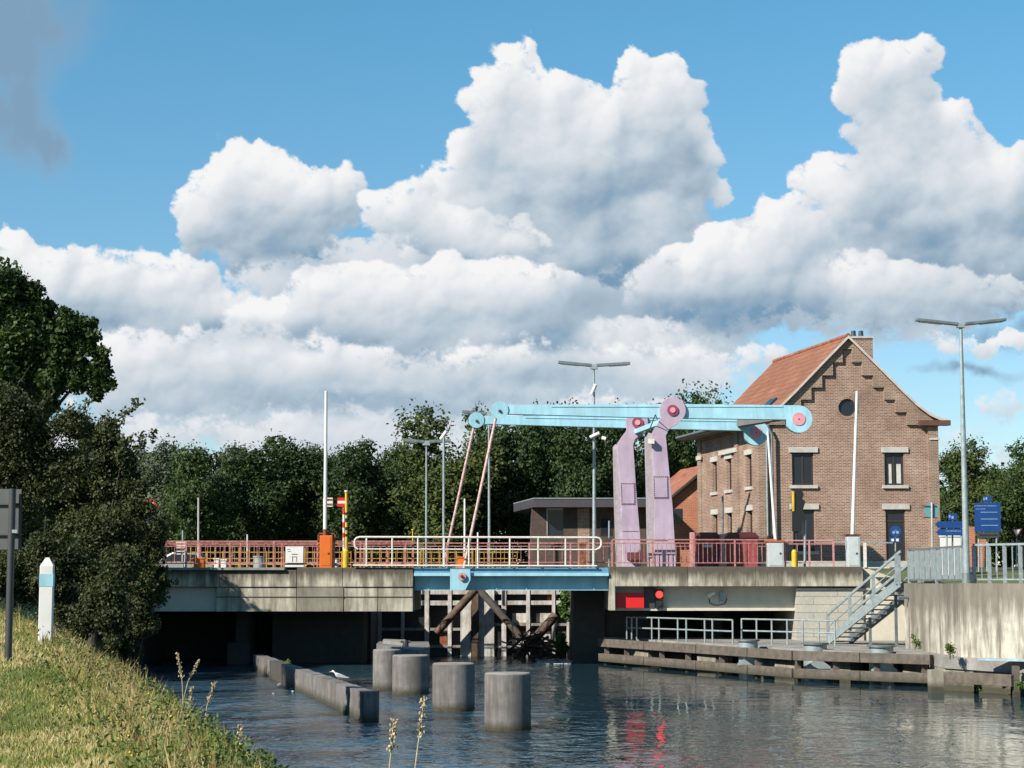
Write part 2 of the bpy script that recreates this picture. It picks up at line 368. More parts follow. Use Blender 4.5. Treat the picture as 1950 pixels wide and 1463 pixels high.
M = dict(
 conc=mat('stained_concrete', (.58,.54,.43), .92, bump=.4, streak=.75, streakc=(.085,.072,.052), dark_top=(4.14,.50,.95)),
 conc_low=mat('weathered_beam_concrete', (.58,.54,.43), .92, bump=.4, streak=.72, streakc=(.17,.15,.11)),
 conc_low_dark=mat('dark_streaked_beam_concrete', (.30,.28,.22), .92, bump=.4, streak=.6, streakc=(.13,.115,.09)),
 steel_pale=mat('pale_worn_blue_steel', (.36,.50,.55), .6, var=.2),
 conc_cream=mat('smooth_cream_concrete', (.68,.64,.53), .9, bump=.15, var=.06),
 conc_pier=mat('stained_quay_concrete', (.36,.33,.26), .92, bump=.5, streak=.6, streakc=(.13,.12,.09), low=.25),
 conc_wall=mat('retaining_wall_concrete', (.62,.585,.49), .92, bump=.4, streak=.85, streakc=(.15,.13,.10), dark_top=(3.45,1.1,.8)),
 conc_grey=mat('grey_water_concrete', (.235,.222,.215), .9, bump=.6, streak=.6, streakc=(.085,.075,.06), scale=3, var=.2, low=.14),
 foam=mat('water_foam', (.62,.66,.68), .9, var=.2, scale=8),
 algae=mat('waterline_algae', (.07,.055,.03), .9, var=.4, scale=6),
 conc_dark=mat('shade_and_stain_dark_concrete', (.070,.066,.062), .9, bump=.5, streak=.5),  # near-black colour holds the shade under the spans; also stained piles and joints
 conc_path=mat('quay_concrete', (.30,.29,.265), .92, bump=.4, scale=1.2, var=.25),
 steel_blue=mat('pale_blue_paint', (.40,.72,.84), .45, var=.08, scale=1.2, streak=.24, streakc=(.16,.25,.28)),
 steel_deep=mat('blue_girder_paint', (.13,.33,.50), .5, var=.12),
 lavender=mat('lavender_paint', (.50,.40,.52), .5, var=.08, scale=1.0, c2=(.58,.46,.58), streak=.20, streakc=(.22,.12,.16)),
 pink=mat('faded_pink_paint', (.60,.29,.28), .55, var=.2, scale=8),
 redrail=mat('faded_red_rail_paint', (.46,.125,.105), .55, var=.3, scale=9, c2=(.64,.29,.25)),
 pinkdisc=mat('pink_hub_paint', (.78,.33,.38), .5, var=.08),
 darkpink=mat('dark_pink_hub_paint', (.30,.06,.10), .5),
 hanger=mat('pale_pink_rod_paint', (.66,.42,.38), .5, var=.35, scale=12),
 white=mat('white_paint', (.80,.79,.76), .5, var=.06),
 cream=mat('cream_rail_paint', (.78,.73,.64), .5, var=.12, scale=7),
 orange=mat('orange_paint', (.74,.16,.01), .5, var=.08),
 dullyellow=mat('dull_yellow_paint', (.50,.31,.03), .6, var=.3, scale=3),
 yellow=mat('yellow_paint', (.75,.48,.02), .5, var=.15),
 black=mat('black_paint', (.012,.012,.013), .5, var=.1),
 darkgrey=mat('dark_grey_metal', (.045,.047,.05), .5),
 signback=mat('grey_sign_back', (.055,.062,.062), .6, var=.1),
 grey=mat('light_grey_cabinet_paint', (.55,.60,.60), .5, var=.08),
 galv=mat('galvanised_steel', (.36,.43,.44), .45, metal=.25, var=.15, scale=6),
 galv_dark=mat('dull_galvanised_steel', (.20,.235,.24), .5, metal=.3, var=.2),
 rust=mat('rusty_steel', (.24,.075,.035), .85, var=.5, scale=6),
 gatewhite=mat('whitish_gate_paint', (.66,.65,.61), .7, var=.2, scale=3, streak=.5, streakc=(.18,.09,.05)),
 gategrey=mat('grey_gate_steel', (.32,.30,.27), .7, var=.3, scale=3, streak=.4, streakc=(.12,.07,.05)),
 timber=mat('weathered_timber', (.145,.118,.093), .9, var=.3, scale=4, bump=.6, bscale=14, streak=.4, streakc=(.09,.08,.07), low=.22),
 brown=mat('brown_wet_timber', (.12,.075,.05), .8, var=.4, scale=4),
 red=mat('bright_red_paint', (.72,.01,.01), .5, var=.05),
 redlamp=mat('lit_red_lamp', (.8,.02,.02), .4, emit=(1,.03,.02,2.2)),
 maroon=mat('maroon_roof', (.10,.02,.025), .5),
 stone=mat('pale_lintel_stone', (.52,.50,.46), .85, var=.12),
 tile=mat('terracotta_roof_tiles', (.30,.10,.058), .85, var=.25, scale=2.5, c2=(.42,.16,.09)),
 wood_brown=mat('brown_eaves_wood', (.12,.05,.032), .7),
 soffit=mat('grey_soffit', (.19,.18,.18), .8),
 frame=mat('dark_brown_window_frame', (.045,.03,.028), .5),
 curtain=mat('pale_curtain', (.55,.55,.52), .9),
 bluesign=mat('blue_sign_face', (.010,.060,.23), .4, var=.08),  # blue darkened to carry the shade the big board stands in
 cyansign=mat('grey_blue_sign_back', (.14,.33,.38), .5, var=.08),
 asphalt=mat('asphalt', (.06,.06,.06), .95, var=.2, bump=.3),
 redpath=mat('red_cycle_path', (.42,.12,.10), .95, var=.15),
 soil=mat('bank_soil', (.20,.20,.06), 1.0, var=.25, scale=1.5, c2=(.36,.32,.13)),
 ground=mat('grassy_ground', (.10,.12,.035), 1.0, var=.4, scale=.4),
 darkroof=mat('dark_flat_roof', (.055,.05,.06), .7),
 bark=mat('tree_bark', (.07,.055,.04), .95, var=.3, bump=.5),
)
M['brick'] = brick_mat('buff_brown_brick', (.20,.095,.068), (.37,.215,.155), (.58,.50,.40), .225, .075, .012)
M['brick_trim'] = brick_mat('brick_band', (.20,.11,.075), (.34,.215,.15), (.52,.45,.36), .225, .075, .012, .04)
M['brick_orange'] = brick_mat('orange_red_brick', (.46,.14,.06), (.58,.20,.09), (.50,.38,.30), .24, .09, .012)
M['brick_dark'] = brick_mat('dark_brown_brick', (.07,.042,.032), (.12,.075,.058), (.11,.09,.08), .24, .09, .012)
M['block'] = brick_mat('concrete_blockwork', (.50,.48,.41), (.56,.53,.45), (.30,.28,.24), 2.0, .33, .02, .1)
M['verge'] = mat('verge_mortar', (.55,.50,.46), .9, var=.1)
M['tile_rows'] = brick_mat('terracotta_tile_rows', (.25,.098,.050), (.37,.155,.085), (.14,.055,.035), .26, .30, .02)
def glass_mat(name, c):
    m = bpy.data.materials.new(name); m.use_nodes = True; b = m.node_tree.nodes['Principled BSDF']
    b.inputs['Base Color'].default_value = tuple(c)+(1,); b.inputs['Roughness'].default_value = .06
    b.inputs['Specular IOR Level'].default_value = .3
    return m
M['glass'] = glass_mat('dark_window_glass', (.016,.02,.026))
def water_mat():
    m = bpy.data.materials.new('canal_water'); m.use_nodes = True; t = NT(m.node_tree); b = m.node_tree.nodes['Principled BSDF']
    g = t.n('ShaderNodeNewGeometry'); pos = g.outputs['Position']; x, y, z = t.sep(pos)
    b.inputs['Base Color'].default_value = (.018,.042,.058,1); b.inputs['IOR'].default_value = 1.33
    b.inputs['Specular IOR Level'].default_value = .6
    # the weir stream on the left is choppier than the sheltered lock side
    rough = t.mr(t.m('ADD', x, t.m('MULTIPLY', y, -.02)), -3.5, 1.8, 1.0, .0, 'SMOOTHSTEP')
    near = t.mr(y, 52, 30, 0, .55)
    w = t.vm('ADD', pos, t.vm('SCALE', t.noise(pos, .5, 2, .5, out=1), 1.1))
    t.L(t.m('MULTIPLY_ADD', rough, .13, .035), b.inputs['Roughness'])
    h1 = t.noise(t.vm('MULTIPLY', w, (1.0, .72, 1)), 1.0, 3, .55)
    h2 = t.noise(t.vm('MULTIPLY', w, (3.4, 2.3, 1)), 1.0, 2, .5)
    h3 = t.noise(t.vm('MULTIPLY', pos, (.22,.09,1)), 1, 3, .55)
    gust = t.mr(h3, .40, .60, .35, 1.2)
    hh = t.m('ADD', t.m('MULTIPLY', h1, .75), t.m('MULTIPLY', h2, .34))
    amp = t.m('MULTIPLY', t.m('ADD', t.m('MULTIPLY_ADD', rough, .62, .06), t.m('MULTIPLY', near, .20)), gust)
    bn = t.n('ShaderNodeBump'); bn.inputs['Distance'].default_value = .55; bn.inputs['Strength'].default_value = 1.0
    t.L(t.m('MULTIPLY', hh, amp), bn.inputs['Height']); t.L(bn.outputs[0], b.inputs['Normal'])
    return m
M['water'] = water_mat()

# ------------------------------------------------------------------ sky clouds: a far curved bank of cloud, 1.8 km out
def cloud_bank(nm, xs, ys, step, clouds, fade=None):
    gx, gy = np.meshgrid(xs, ys); a, l = cloud_maps(gx, gy, clouds, WISPS, step)
    if fade is not None: a = a * fade(gx, gy)
    az = np.arctan((gx-975)/F) if abs(xs).max() < 2600 else (gx-975)/F
    v = (731.5-gy)/F; yy = CP - v*SP; zz = SP + v*CP
    if abs(xs).max() < 2600: u = (gx-975)/F/yy; tz = zz/yy
    else: u = np.tan(np.clip(az, -1.35, 1.35)); tz = np.tan(np.clip(np.arctan(zz/yy), -.05, 1.2))*np.sqrt(1+u*u)
    D = 1800.0 if abs(xs).max() < 2600 else 1900.0
    k = D/np.sqrt(1+u*u+tz*tz)
    co = np.stack([u*k, k, EYE+tz*k], -1).reshape(-1, 3)
    ny, nx = gx.shape; idx = np.arange(ny*nx).reshape(ny, nx)
    q = np.stack([idx[:-1,:-1], idx[:-1,1:], idx[1:,1:], idx[1:,:-1]], -1).reshape(-1, 4)
    keep = (a.ravel()[q] > .004).any(1); q = q[keep]
    used = np.unique(q); mp = np.full(ny*nx, -1); mp[used] = np.arange(len(used)); q = mp[q]
    me = bpy.data.meshes.new(nm); me.vertices.add(len(used)); me.vertices.foreach_set('co', co[used].ravel())
    me.loops.add(q.size); me.loops.foreach_set('vertex_index', q.ravel().astype(np.int32))
    me.polygons.add(len(q)); me.polygons.foreach_set('loop_start', np.arange(0, q.size, 4, dtype=np.int32))
    me.polygons.foreach_set('use_smooth', np.ones(len(q), dtype=bool))
    me.update()
    for an, arr in (('cover', a), ('light', l)):
        at = me.attributes.new(an, 'FLOAT', 'POINT'); at.data.foreach_set('value', arr.ravel()[used].astype(np.float32))
    me.materials.append(CLOUDM)
    o = bpy.data.objects.new('clouds', me); col.objects.link(o); tag(o, kind='structure'); return o
CLOUDM = bpy.data.materials.new('cloud_vapour'); CLOUDM.use_nodes = True
_t = NT(CLOUDM.node_tree); _nt = CLOUDM.node_tree; _nt.nodes.remove(_nt.nodes['Principled BSDF'])
_a = _t.n('ShaderNodeAttribute', attribute_name='cover'); _l = _t.n('ShaderNodeAttribute', attribute_name='light')
_r = _t.n('ShaderNodeValToRGB'); _t.L(_l.outputs['Fac'], _r.inputs[0]); _c = _r.color_ramp
_c.elements[0].position = 0; _c.elements[0].color = (.19,.33,.48,1); _c.elements[1].position = 1; _c.elements[1].color = (.91,.91,.91,1)
for _p, _q in ((.25, (.33,.44,.55,1)), (.5, (.50,.59,.67,1)), (.75, (.70,.74,.79,1))):
    _e = _c.elements.new(_p); _e.color = _q
_em = _t.n('ShaderNodeEmission'); _t.L(_r.outputs[0], _em.inputs[0]); _em.inputs[1].default_value = .56; _tr = _t.n('ShaderNodeBsdfTransparent'); _ms = _t.n('ShaderNodeMixShader')
_t.L(_a.outputs['Fac'], _ms.inputs[0]); _t.L(_tr.outputs[0], _ms.inputs[1]); _t.L(_em.outputs[0], _ms.inputs[2]); _t.L(_ms.outputs[0], _nt.nodes['Material Output'].inputs[0])
CLOUDM.cycles.emission_sampling = 'NONE'
cloud_bank('clouds', np.arange(-120, 2080, 2.4), np.arange(-60, 1110, 2.4), 2.4, LAYERS)
_rs = np.random.RandomState(3); OUTC = []
for _k in range(46):
    _x = _rs.uniform(-3300, 5200)
    _y = 640 - abs(_rs.normal(0, 420)); _w = _rs.uniform(120, 330)
    OUTC.append((_x, _y, _w, _w*_rs.uniform(.35, .6)))
def _fade(gx, gy): 
    d = np.maximum(np.maximum(-60-gx, gx-2010), -20-gy); return np.clip(d/80, 0, 1)
cloud_bank('clouds', np.arange(-3400, 5400, 14.0), np.arange(-2200, 1100, 14.0), 14.0, [OUTC, CLOUDS], _fade)

# ------------------------------------------------------------------ ground, water, banks
ZD = 4.06       # level of the bridge deck
def ease(t): t = min(1, max(0, t)); return t*t*(3-2*t)
def ground_z(x, y):
    z = 3.5 + .62*ease((x-3)/5)
    if y < 86: z = max(z, ZD-.03 - .5*ease((y-83.2)/2.5))
    return z
CREST = [(-30,7,1.9,.02),(0,2.0,2.0,.02),(13,-1.88,2.10,.03),(17,-3.05,2.14,.10),(20,-3.95,2.18,.26),(24,-5.2,2.32,.50),(28,-6.9,2.60,.46),(35,-10.2,2.95,.25),(50,-14.8,3.2,.12),(70,-19,3.4,.1),(86,-21,3.6,.0)]
def crest(y):
    for a, b in zip(CREST, CREST[1:]):
        if y <= b[0]: t = (y-a[0])/(b[0]-a[0]); return tuple(a[i]*(1-t)+b[i]*t for i in (1, 2, 3))
    return CREST[-1][1:]
def bank_z(x, y):
    cx, cz, sl = crest(y)
    if x <= cx:
        d = cx-x; return cz + sl*2.2*(1-math.exp(-d/2.2)) + .012*max(0, d-3)
    d = x-cx; return cz - .10*d - .85*max(0, d-.15)**1.1
g = MB()
def patch(mb, xs, ys, zf, mi=0):
    b = len(mb.v)
    for y in ys:
        for x in xs: mb.v.append((x, y, zf(x, y)))
    n = len(xs)
    for j in range(len(ys)-1):
        for i in range(n-1): mb.f.append([b+j*n+i, b+j*n+i+1, b+(j+1)*n+i+1, b+(j+1)*n+i]); mb.mi.append(mi)
far_x = [-1500,-500,-150,-60,-30,-16.4]; far_x2 = [-16.4,-12,-7.2]; far_x3 = [3.4,5,6.5,8,14,20,30,60,150,500,1500]
patch(g, far_x+[-12,-7.2], [83.05,84,85,86,92,110,130], ground_z)
patch(g, far_x3, [83.05,84,85,86,92,110,130], ground_z)
patch(g, far_x+[-12,-7.2,-2,3.4]+far_x3[1:], [130,200,400,900,1600], ground_z)
# right bank behind the retaining wall
WA = Vector((14.33, 67.6, 0)); WB = Vector((14.57, 60.0, 0)); WC = WB + Vector((1.55,-2.0,0)).normalized()*16
ZW = 3.44
def gr(x, y): return ZW-.03 + (ZD-ZW)*ease((y-68)/7)
for i in range(1):
    b = len(g.v); pts = [(14.6,75.98),(14.6,67.6),(14.85,60.1),(WC.x+.3,WC.y+.3)]; pr = [(400,75.98),(400,67.6),(400,60.1),(400,30)]
    for (x, y), (x2, y2) in zip(pts, pr): g.v += [(x, y, gr(x, y)), (x2, y2, gr(x2, y2))]
    for k in range(3): g.f.append([b+2*k, b+2*k+1, b+2*k+3, b+2*k+2]); g.mi.append(0)
tag(part('ground', g, M['ground'], origin=(0,0,0)), kind='structure')
bk = MB(); ys = [-30,-15,-5,0,4,8]+[9+.5*i for i in range(60)]+[40+2*i for i in range(19)]+[77,78.5,81,83,86]
b0 = 0
for y in ys:
    cx = crest(y)[0]
    for dx in (-140,-60,-30,-18,-12,-8,-6,-5,-4,-3,-2.4,-1.8,-1.2,-.8,-.4,0,.3,.6,1,1.5,2,2.6,3.3,4.2):
        x = cx+dx; w = 0
        zz = bank_z(x, y) if dx < 4 else -1.0
        if y >= 77: zz = min(zz, 3.2)
        bk.v.append((x, y, zz+w))
nn = 24
for j in range(len(ys)-1):
    for i in range(nn-1): bk.f.append([j*nn+i, j*nn+i+1, (j+1)*nn+i+1, (j+1)*nn+i]); bk.mi.append(0)
tag(part('bank', bk, M['soil'], smooth=True, origin=(0,0,0)), kind='structure')
w = MB(); w.box(-60, 60, -80, 88, -2.0, 0.0)
tag(part('water', w, M['water'], origin=(0,0,0)), kind='structure')
w = MB(); w.box(-7.2, 3.4, 88.05, 131, -.5, 2.2)
tag(part('upper_water', w, M['water'], origin=(0,88,0)), kind='structure')
# roadway on the far side and red cycle path with kerb on the right
rd = MB(); rd.box(15.6, 120, 76.02, 82.8, 3.9, 4.075); tag(part('road', rd, M['asphalt']), kind='structure')
rp = MB()
dirB = (WC-WB).normalized(); nB = Vector((-dirB.y, dirB.x, 0))   # away from the water
if nB.y < 0: nB = -nB
def off(p, d): return p + nB*d
rp.hexa([off(WB,.55)+Vector((.1,0,3.30)), off(WC,.55)+Vector((0,0,3.30)), off(WC,2.6)+Vector((0,0,3.30)), off(WB,2.6)+Vector((0,0,3.30))],
        [off(WB,.55)+Vector((.1,0,3.425)), off(WC,.55)+Vector((0,0,3.425)), off(WC,2.6)+Vector((0,0,3.425)), off(WB,2.6)+Vector((0,0,3.425))])
tag(part('cycle_path', rp, M['redpath']), kind='structure')
rp = MB()
rp.hexa([off(WB,2.75)+Vector((0,0,3.2)), off(WC,2.75)+Vector((0,0,3.2)), off(WC,9)+Vector((0,0,3.2)), off(WB,9)+Vector((0,0,3.2))],
        [off(WB,2.75)+Vector((0,0,3.43)), off(WC,2.75)+Vector((0,0,3.43)), off(WC,9)+Vector((0,0,3.43)), off(WB,9)+Vector((0,0,3.43))])
tag(part('road', rp, M['asphalt']), kind='structure')
# quay walkway at the foot of the wall
F0 = Vector((X(1143,78.75), 78.75, 0)); F1 = Vector((X(1511,65.5), 65.5, 0)); F2 = Vector((X(1771,62.1), 62.1, 0))
ZQ = 1.08
qp = [(3.9,80.5),(4.9,78.9),(10.75,66.6),(14.15,63.0),(14.1,60.6),(15.75,57.1),(24.5,47),(26.5,48.5),(16.2,59.5),(15.2,61),(15.2,68),(17.5,76.15),(12.9,76.15),(12.9,77.5),(3.9,83)]
q = MB(); q.prism([(x, y, ZQ-.38) for x, y in qp], (0,0,.38)); tag(part('quay', q, M['conc_path']), kind='structure')
tq = thing('quay_pier', 'stained concrete piers carrying the quay slab behind the timber fender', 'pier', (10,70,-.8))
for (a, bb) in (((4.9,79.3),(5.7,77.8)),((7.4,74.2),(8.0,73.0)),((9.4,70.2),(10.4,68.2)),((11.0,66.9),(12.0,65.9)),((12.7,65.1),(13.3,64.5)),((13.5,64.2),(14.2,63.6))):
    d = Vector((bb[0]-a[0], bb[1]-a[1], 0)).normalized(); nrm = Vector((-d.y, d.x, 0))
    A = Vector((a[0], a[1], -.8)); B = Vector((bb[0], bb[1], -.8)); o_ = nrm*.8
    if o_.y < 0: o_ = -o_
    q = MB(); q.hexa([A, B, B+o_, A+o_], [v+Vector((0,0,1.495)) for v in (A, B, B+o_, A+o_)]); part('pier_block', q, M['conc_pier'], tq)
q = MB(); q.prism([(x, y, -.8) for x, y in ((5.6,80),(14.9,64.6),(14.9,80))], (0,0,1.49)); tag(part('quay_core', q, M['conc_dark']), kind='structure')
q = MB(); q.prism([(14.16,63.0,-.8),(14.12,60.75,-.8),(14.75,59.4,-.8),(15.2,60.5,-.8),(15.2,63,-.8)], (0,0,1.495))
q.prism([(15.55,57.6,-.8),(15.8,57.1,-.8),(24.5,47,-.8),(26,48,-.8),(16,59,-.8)], (0,0,1.495)); q.prism([(14.8,59.9,-.8),(15.6,58.2,-.8),(16,59,-.8),(15.2,60.6,-.8)], (0,0,1.49))
tag(part('quay_wall', q, M['conc_pier']), 'mossy concrete quay face above the water right of the fender end', 'wall')

# ------------------------------------------------------------------ retaining wall
t = thing('retaining_wall', 'tall streaked concrete retaining wall behind the quay on the right', 'wall', (15,60,ZQ))
wa = MB(); n0 = Vector((1,0,0))
def wall_seg(mb, A, B, nrm, z0, z1, th): mb.hexa([A+Vector((0,0,z0)), B+Vector((0,0,z0)), B+nrm*th+Vector((0,0,z0)), A+nrm*th+Vector((0,0,z0))],
                                              [A+Vector((0,0,z1)), B+Vector((0,0,z1)), B+nrm*th+Vector((0,0,z1)), A+nrm*th+Vector((0,0,z1))])
wall_seg(wa, WA, WB+Vector((0,.05,0)), Vector((1,0,0)), .3, ZW, .45); part('wall_panel', wa, M['conc_wall'], t)
LB = (WC-WB).length; nseg = 4
for k in range(nseg):
    wa = MB(); A = WB + dirB*(LB*k/nseg+(.012 if k else 0)) - (Vector((.06,.0,0)) if k == 0 else Vector((0,0,0))); B = WB + dirB*(LB*(k+1)/nseg-.012)
    wall_seg(wa, A, B, nB, .3, ZW+.015, .45); part('wall_panel', wa, M['conc_wall'], t)
wa = MB(); wall_seg(wa, WA+Vector((.45,0,0)), WA+Vector((6,0,0)), Vector((0,-1,0)), .3, ZW-.04, .4); part('wall_panel', wa, M['conc_wall'], t)
wa = MB(); wa.cyl((14.0,66.9,2.93),(14.5,66.9,2.93),.05,n=8); part('drain_pipe', wa, M['galv_dark'], t)

# ------------------------------------------------------------------ fixed bridge spans
t = thing('concrete_bridge', 'stained concrete bridge span left of the drawbridge leaf', 'bridge', (-14,79,2.2))
xe = X(787,76)
brks = [(-40, X(240,76)), (X(240,76), X(418,76)), (X(418,76), X(565,76)), (X(565,76), X(653,76)), (X(653,76), xe)]
for i, (a, bb) in enumerate(brks):
    f = MB(); zt = ZD - (.10 if i < 3 else 0); f.box(a+.008, bb-.008, 76, 83, Z(1118,76), zt); part('fascia', f, M['conc'], t, bevel=.02)
    if i < 3:
        f = MB(); f.box(a, bb if i < 2 else bb-.5, 75.85, 76.6, zt+.002, zt+.10); part('kerb', f, M['conc_path'], t)
zlo = Z(1165,76); zm = Z(1118,76)-.01
for i, (a, bb, y) in enumerate([(-40, X(411,76), 76.35), (X(411,76), X(565,76), 76.06), (X(565,76), X(655,76), 76.03), (X(655,76), X(720,76), 76.06), (X(720,76), xe, 76.06)]):
    f = MB(); f.box(a+.01, bb-.01, y, 82.9, zlo, zm); part('beam', f, M[('conc_cream','conc_low','conc_low_dark','conc_low','conc_low')[i]], t, bevel=.02)
    if i: f = MB(); f.box(a+.01, bb-.01, y-.02, y+.02, zm-.42, zm-.38); part('groove_strip', f, M['conc_dark'], t)
t = thing('bridge_pier', 'concrete pier wall toned dark for the shade under the left bridge span', 'pier', (-12,80,0))
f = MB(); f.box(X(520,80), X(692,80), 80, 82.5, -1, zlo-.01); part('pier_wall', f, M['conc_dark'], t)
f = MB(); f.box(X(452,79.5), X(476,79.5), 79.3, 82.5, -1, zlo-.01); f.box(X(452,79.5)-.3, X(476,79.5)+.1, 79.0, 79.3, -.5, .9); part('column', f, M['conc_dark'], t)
t = thing('bridge_abutment', 'abutment wall, toned dark for shade, deep under the left bridge span', 'wall', (-25,85,0))
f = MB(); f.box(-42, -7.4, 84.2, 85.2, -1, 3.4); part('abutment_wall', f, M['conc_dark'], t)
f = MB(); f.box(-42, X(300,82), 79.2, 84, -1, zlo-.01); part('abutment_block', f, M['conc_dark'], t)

t = thing('concrete_bridge', 'stained concrete bridge span right of the drawbridge leaf, with a cream recess below its fascia', 'bridge', (10,79,2.2))
xl, xr = X(1172,76), X(1644,76); zf = Z(1117,76)
for a, bb in ((xl, X(1310,76)), (X(1310,76), X(1440,76)), (X(1440,76), xr)):
    f = MB(); f.box(a+.004, bb-.004, 76, 83, zf, ZD+.04); part('fascia', f, M['conc'], t, bevel=.02)
f = MB(); f.box(X(1160,76), xl-.01, 76.02, 80, Z(1163,76), ZD+.04); part('end_post', f, M['conc'], t, bevel=.02)
f = MB(); f.box(xl, X(1518,76.8), 76.8, 83, Z(1163,76.8), zf-.005); part('recess_wall', f, M['conc_cream'], t)
f = MB(); f.box(xl, X(1518,76), 76.66, 76.798, Z(1163,76.8), Z(1158,76.8)); part('ledge', f, M['conc_cream'], t)
t = thing('bridge_abutment', 'pale concrete block abutment under the right bridge span beside the stairs', 'wall', (14,78,ZQ))
f = MB(); f.box(X(1516,76.2), X(1643,76.2), 76.2, 83, .3, zf-.16); part('block_wall', f, M['block'], t)
f = MB(); f.box(X(1516,76.2)-.02, 17.6, 76.14, 76.5, zf-.15, zf-.06); part('pipe', f, M['stone'], t)
f = MB(); f.box(X(1643,76.2)+.01, 20, 76.3, 83, .3, ZD+.02); part('cream_wall', f, M['conc_cream'], t)
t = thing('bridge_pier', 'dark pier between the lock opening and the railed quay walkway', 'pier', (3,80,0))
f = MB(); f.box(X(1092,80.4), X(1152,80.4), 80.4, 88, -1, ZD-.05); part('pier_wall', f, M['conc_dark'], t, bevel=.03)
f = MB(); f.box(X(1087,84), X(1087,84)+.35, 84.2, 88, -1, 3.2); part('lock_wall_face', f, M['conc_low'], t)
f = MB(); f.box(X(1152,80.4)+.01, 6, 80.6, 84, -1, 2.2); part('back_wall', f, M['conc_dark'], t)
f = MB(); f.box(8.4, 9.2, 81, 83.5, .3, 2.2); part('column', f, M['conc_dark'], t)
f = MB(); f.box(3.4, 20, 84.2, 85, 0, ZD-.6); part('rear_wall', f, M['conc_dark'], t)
t = thing('lock_wall', 'lock side wall, toned dark for shade, behind the left bridge span', 'wall', (-7,86,0))
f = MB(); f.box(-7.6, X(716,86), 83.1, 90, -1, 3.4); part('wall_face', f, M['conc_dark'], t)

# ------------------------------------------------------------------ lock gate
YG = 87.0
def gx_(p): return X(p, YG)
def gz_(p): return Z(p, YG)
def bxp(mb, x0, x1, y0, y1, Y, d, mi=0):     # box from photo pixels at distance Y, d metres deep
    return mb.box(X(x0,Y), X(x1,Y), Y, Y+d, Z(y1,Y), Z(y0,Y), mi)
def gate(label, cols, rows, plates, backs, whites, rusts, x0, x1):
    t = thing('lock_gate', label, 'lock gate', ((gx_(x0)+gx_(x1))/2, YG, 0), 'mitre gates of the lock')
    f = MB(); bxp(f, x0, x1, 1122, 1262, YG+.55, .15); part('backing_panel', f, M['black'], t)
    for a, bb in cols: f = MB(); bxp(f, a, bb, 1100, 1262, YG, .35); part('upright', f, M['gatewhite'], t)
    for k, (a, bb) in enumerate(rows): f = MB(); bxp(f, x0, x1, a, bb, YG+.05, .3); part('crossbeam', f, M['gatewhite'] if k < 2 else M['gategrey'], t)
    for a, bb, c, d in plates: f = MB(); bxp(f, a, bb, c, d, YG-.12, .5); part('plate', f, M['gatewhite'], t)
    for a, bb, c, d in whites: f = MB(); bxp(f, a, bb, c, d, YG+.4, .12); part('sluice_panel', f, M['gatewhite'], t)
    for a, bb, c, d in rusts: f = MB(); bxp(f, a, bb, c, d, YG+.3, .15); part('rusty_bar', f, M['rust'], t)
    return t
gate('left leaf of the lock gate, grey steel frame with one tall pale plate', [(720,727),(764,770),(809,817),(853,860)], [(1124,1132),(1144,1153),(1196,1201),(1229,1234)],
     [(877,897,1150,1261)], 0, [], [(838,852,1208,1228)], 716, 898)
gate('right leaf of the lock gate, pale steel frame with rust-streaked panels', [(955,964),(1002,1009),(1051,1057),(1079,1086)], [(1123,1132),(1144,1152),(1187,1192),(1230,1235)],
     [(912,941,1122,1259)], 0, [(975,1002,1168,1186),(1021,1050,1168,1186),(975,1000,1203,1230),(1012,1048,1203,1222),(1063,1078,1203,1222),(948,955,1203,1250),(975,990,1244,1258)],
     [(974,1002,1186,1189),(974,1002,1192,1196),(972,1000,1231,1240),(1042,1062,1125,1148)], 911, 1090)
f = MB(); bxp(f, 898, 911, 1100, 1262, YG-.35, .8); tag(part('mitre_post', f, M['brown']), 'brown timber mitre post between the two lock gate leaves', 'post')
def beam(label, p, q, r, m_, name='timber_beam', Y=86.0, dY=0, grp='timber struts across the lock gate'):
    f = MB(); f.cyl(P(p[0], p[1], Y), P(q[0], q[1], Y+dY), r, r*.95, 10); return tag(part(name, f, m_, smooth=True), label, 'beam', grp)
beam('brown timber strut slanting down left from the mitre post', (906,1122), (831,1206), .19, M['brown'])
beam('paler timber strut slanting down right from the mitre post', (912,1122), (996,1218), .17, M['timber'])
beam('mossy timber strut leaning against the right lock gate leaf beside the ivy', (1058,1172), (984,1256), .22, M['brown'], dY=-.6)
# lump of driftwood and weed
rs = random.Random(4); f = MB()
for k in range(26):
    a = P(1010+rs.uniform(-24,34), 1228+rs.uniform(-14,18), 85.4+rs.uniform(-.4,.4)); d = Vector((rs.uniform(-1,1), rs.uniform(-.4,.4), rs.uniform(-.35,.6))).normalized()*rs.uniform(.3,.9)
    f.cyl(a-d, a+d, rs.uniform(.03,.09), .03, 6)
tag(part('driftwood', f, M['brown']), 'tangle of brown driftwood and weed caught at the foot of the right gate leaf', 'driftwood')

fo = MB(); rs = random.Random(8)
def fleck(a, b, s):
    c = PZ(a, b, .012); n = 9; r = [s*rs.uniform(.5,1.2) for _ in range(n)]
    fo.prism([c+Vector((math.cos(2*math.pi*k/n)*r[k]*1.9, math.sin(2*math.pi*k/n)*r[k]*1.2, 0)) for k in range(n)], (0,0,.02))
for k in range(70): fleck(rs.uniform(1020,1088), rs.uniform(1256,1265), rs.uniform(.02,.07))
for k in range(16): fleck(rs.uniform(890,925), rs.uniform(1260,1264), rs.uniform(.02,.05))
for k in range(10): fleck(rs.uniform(520,590), rs.uniform(1300,1322), rs.uniform(.012,.03))
tag(part('foam', fo, M['foam']), 'white foam on the water at the lock gate and along the sheet pile wall', 'foam', kind='stuff')
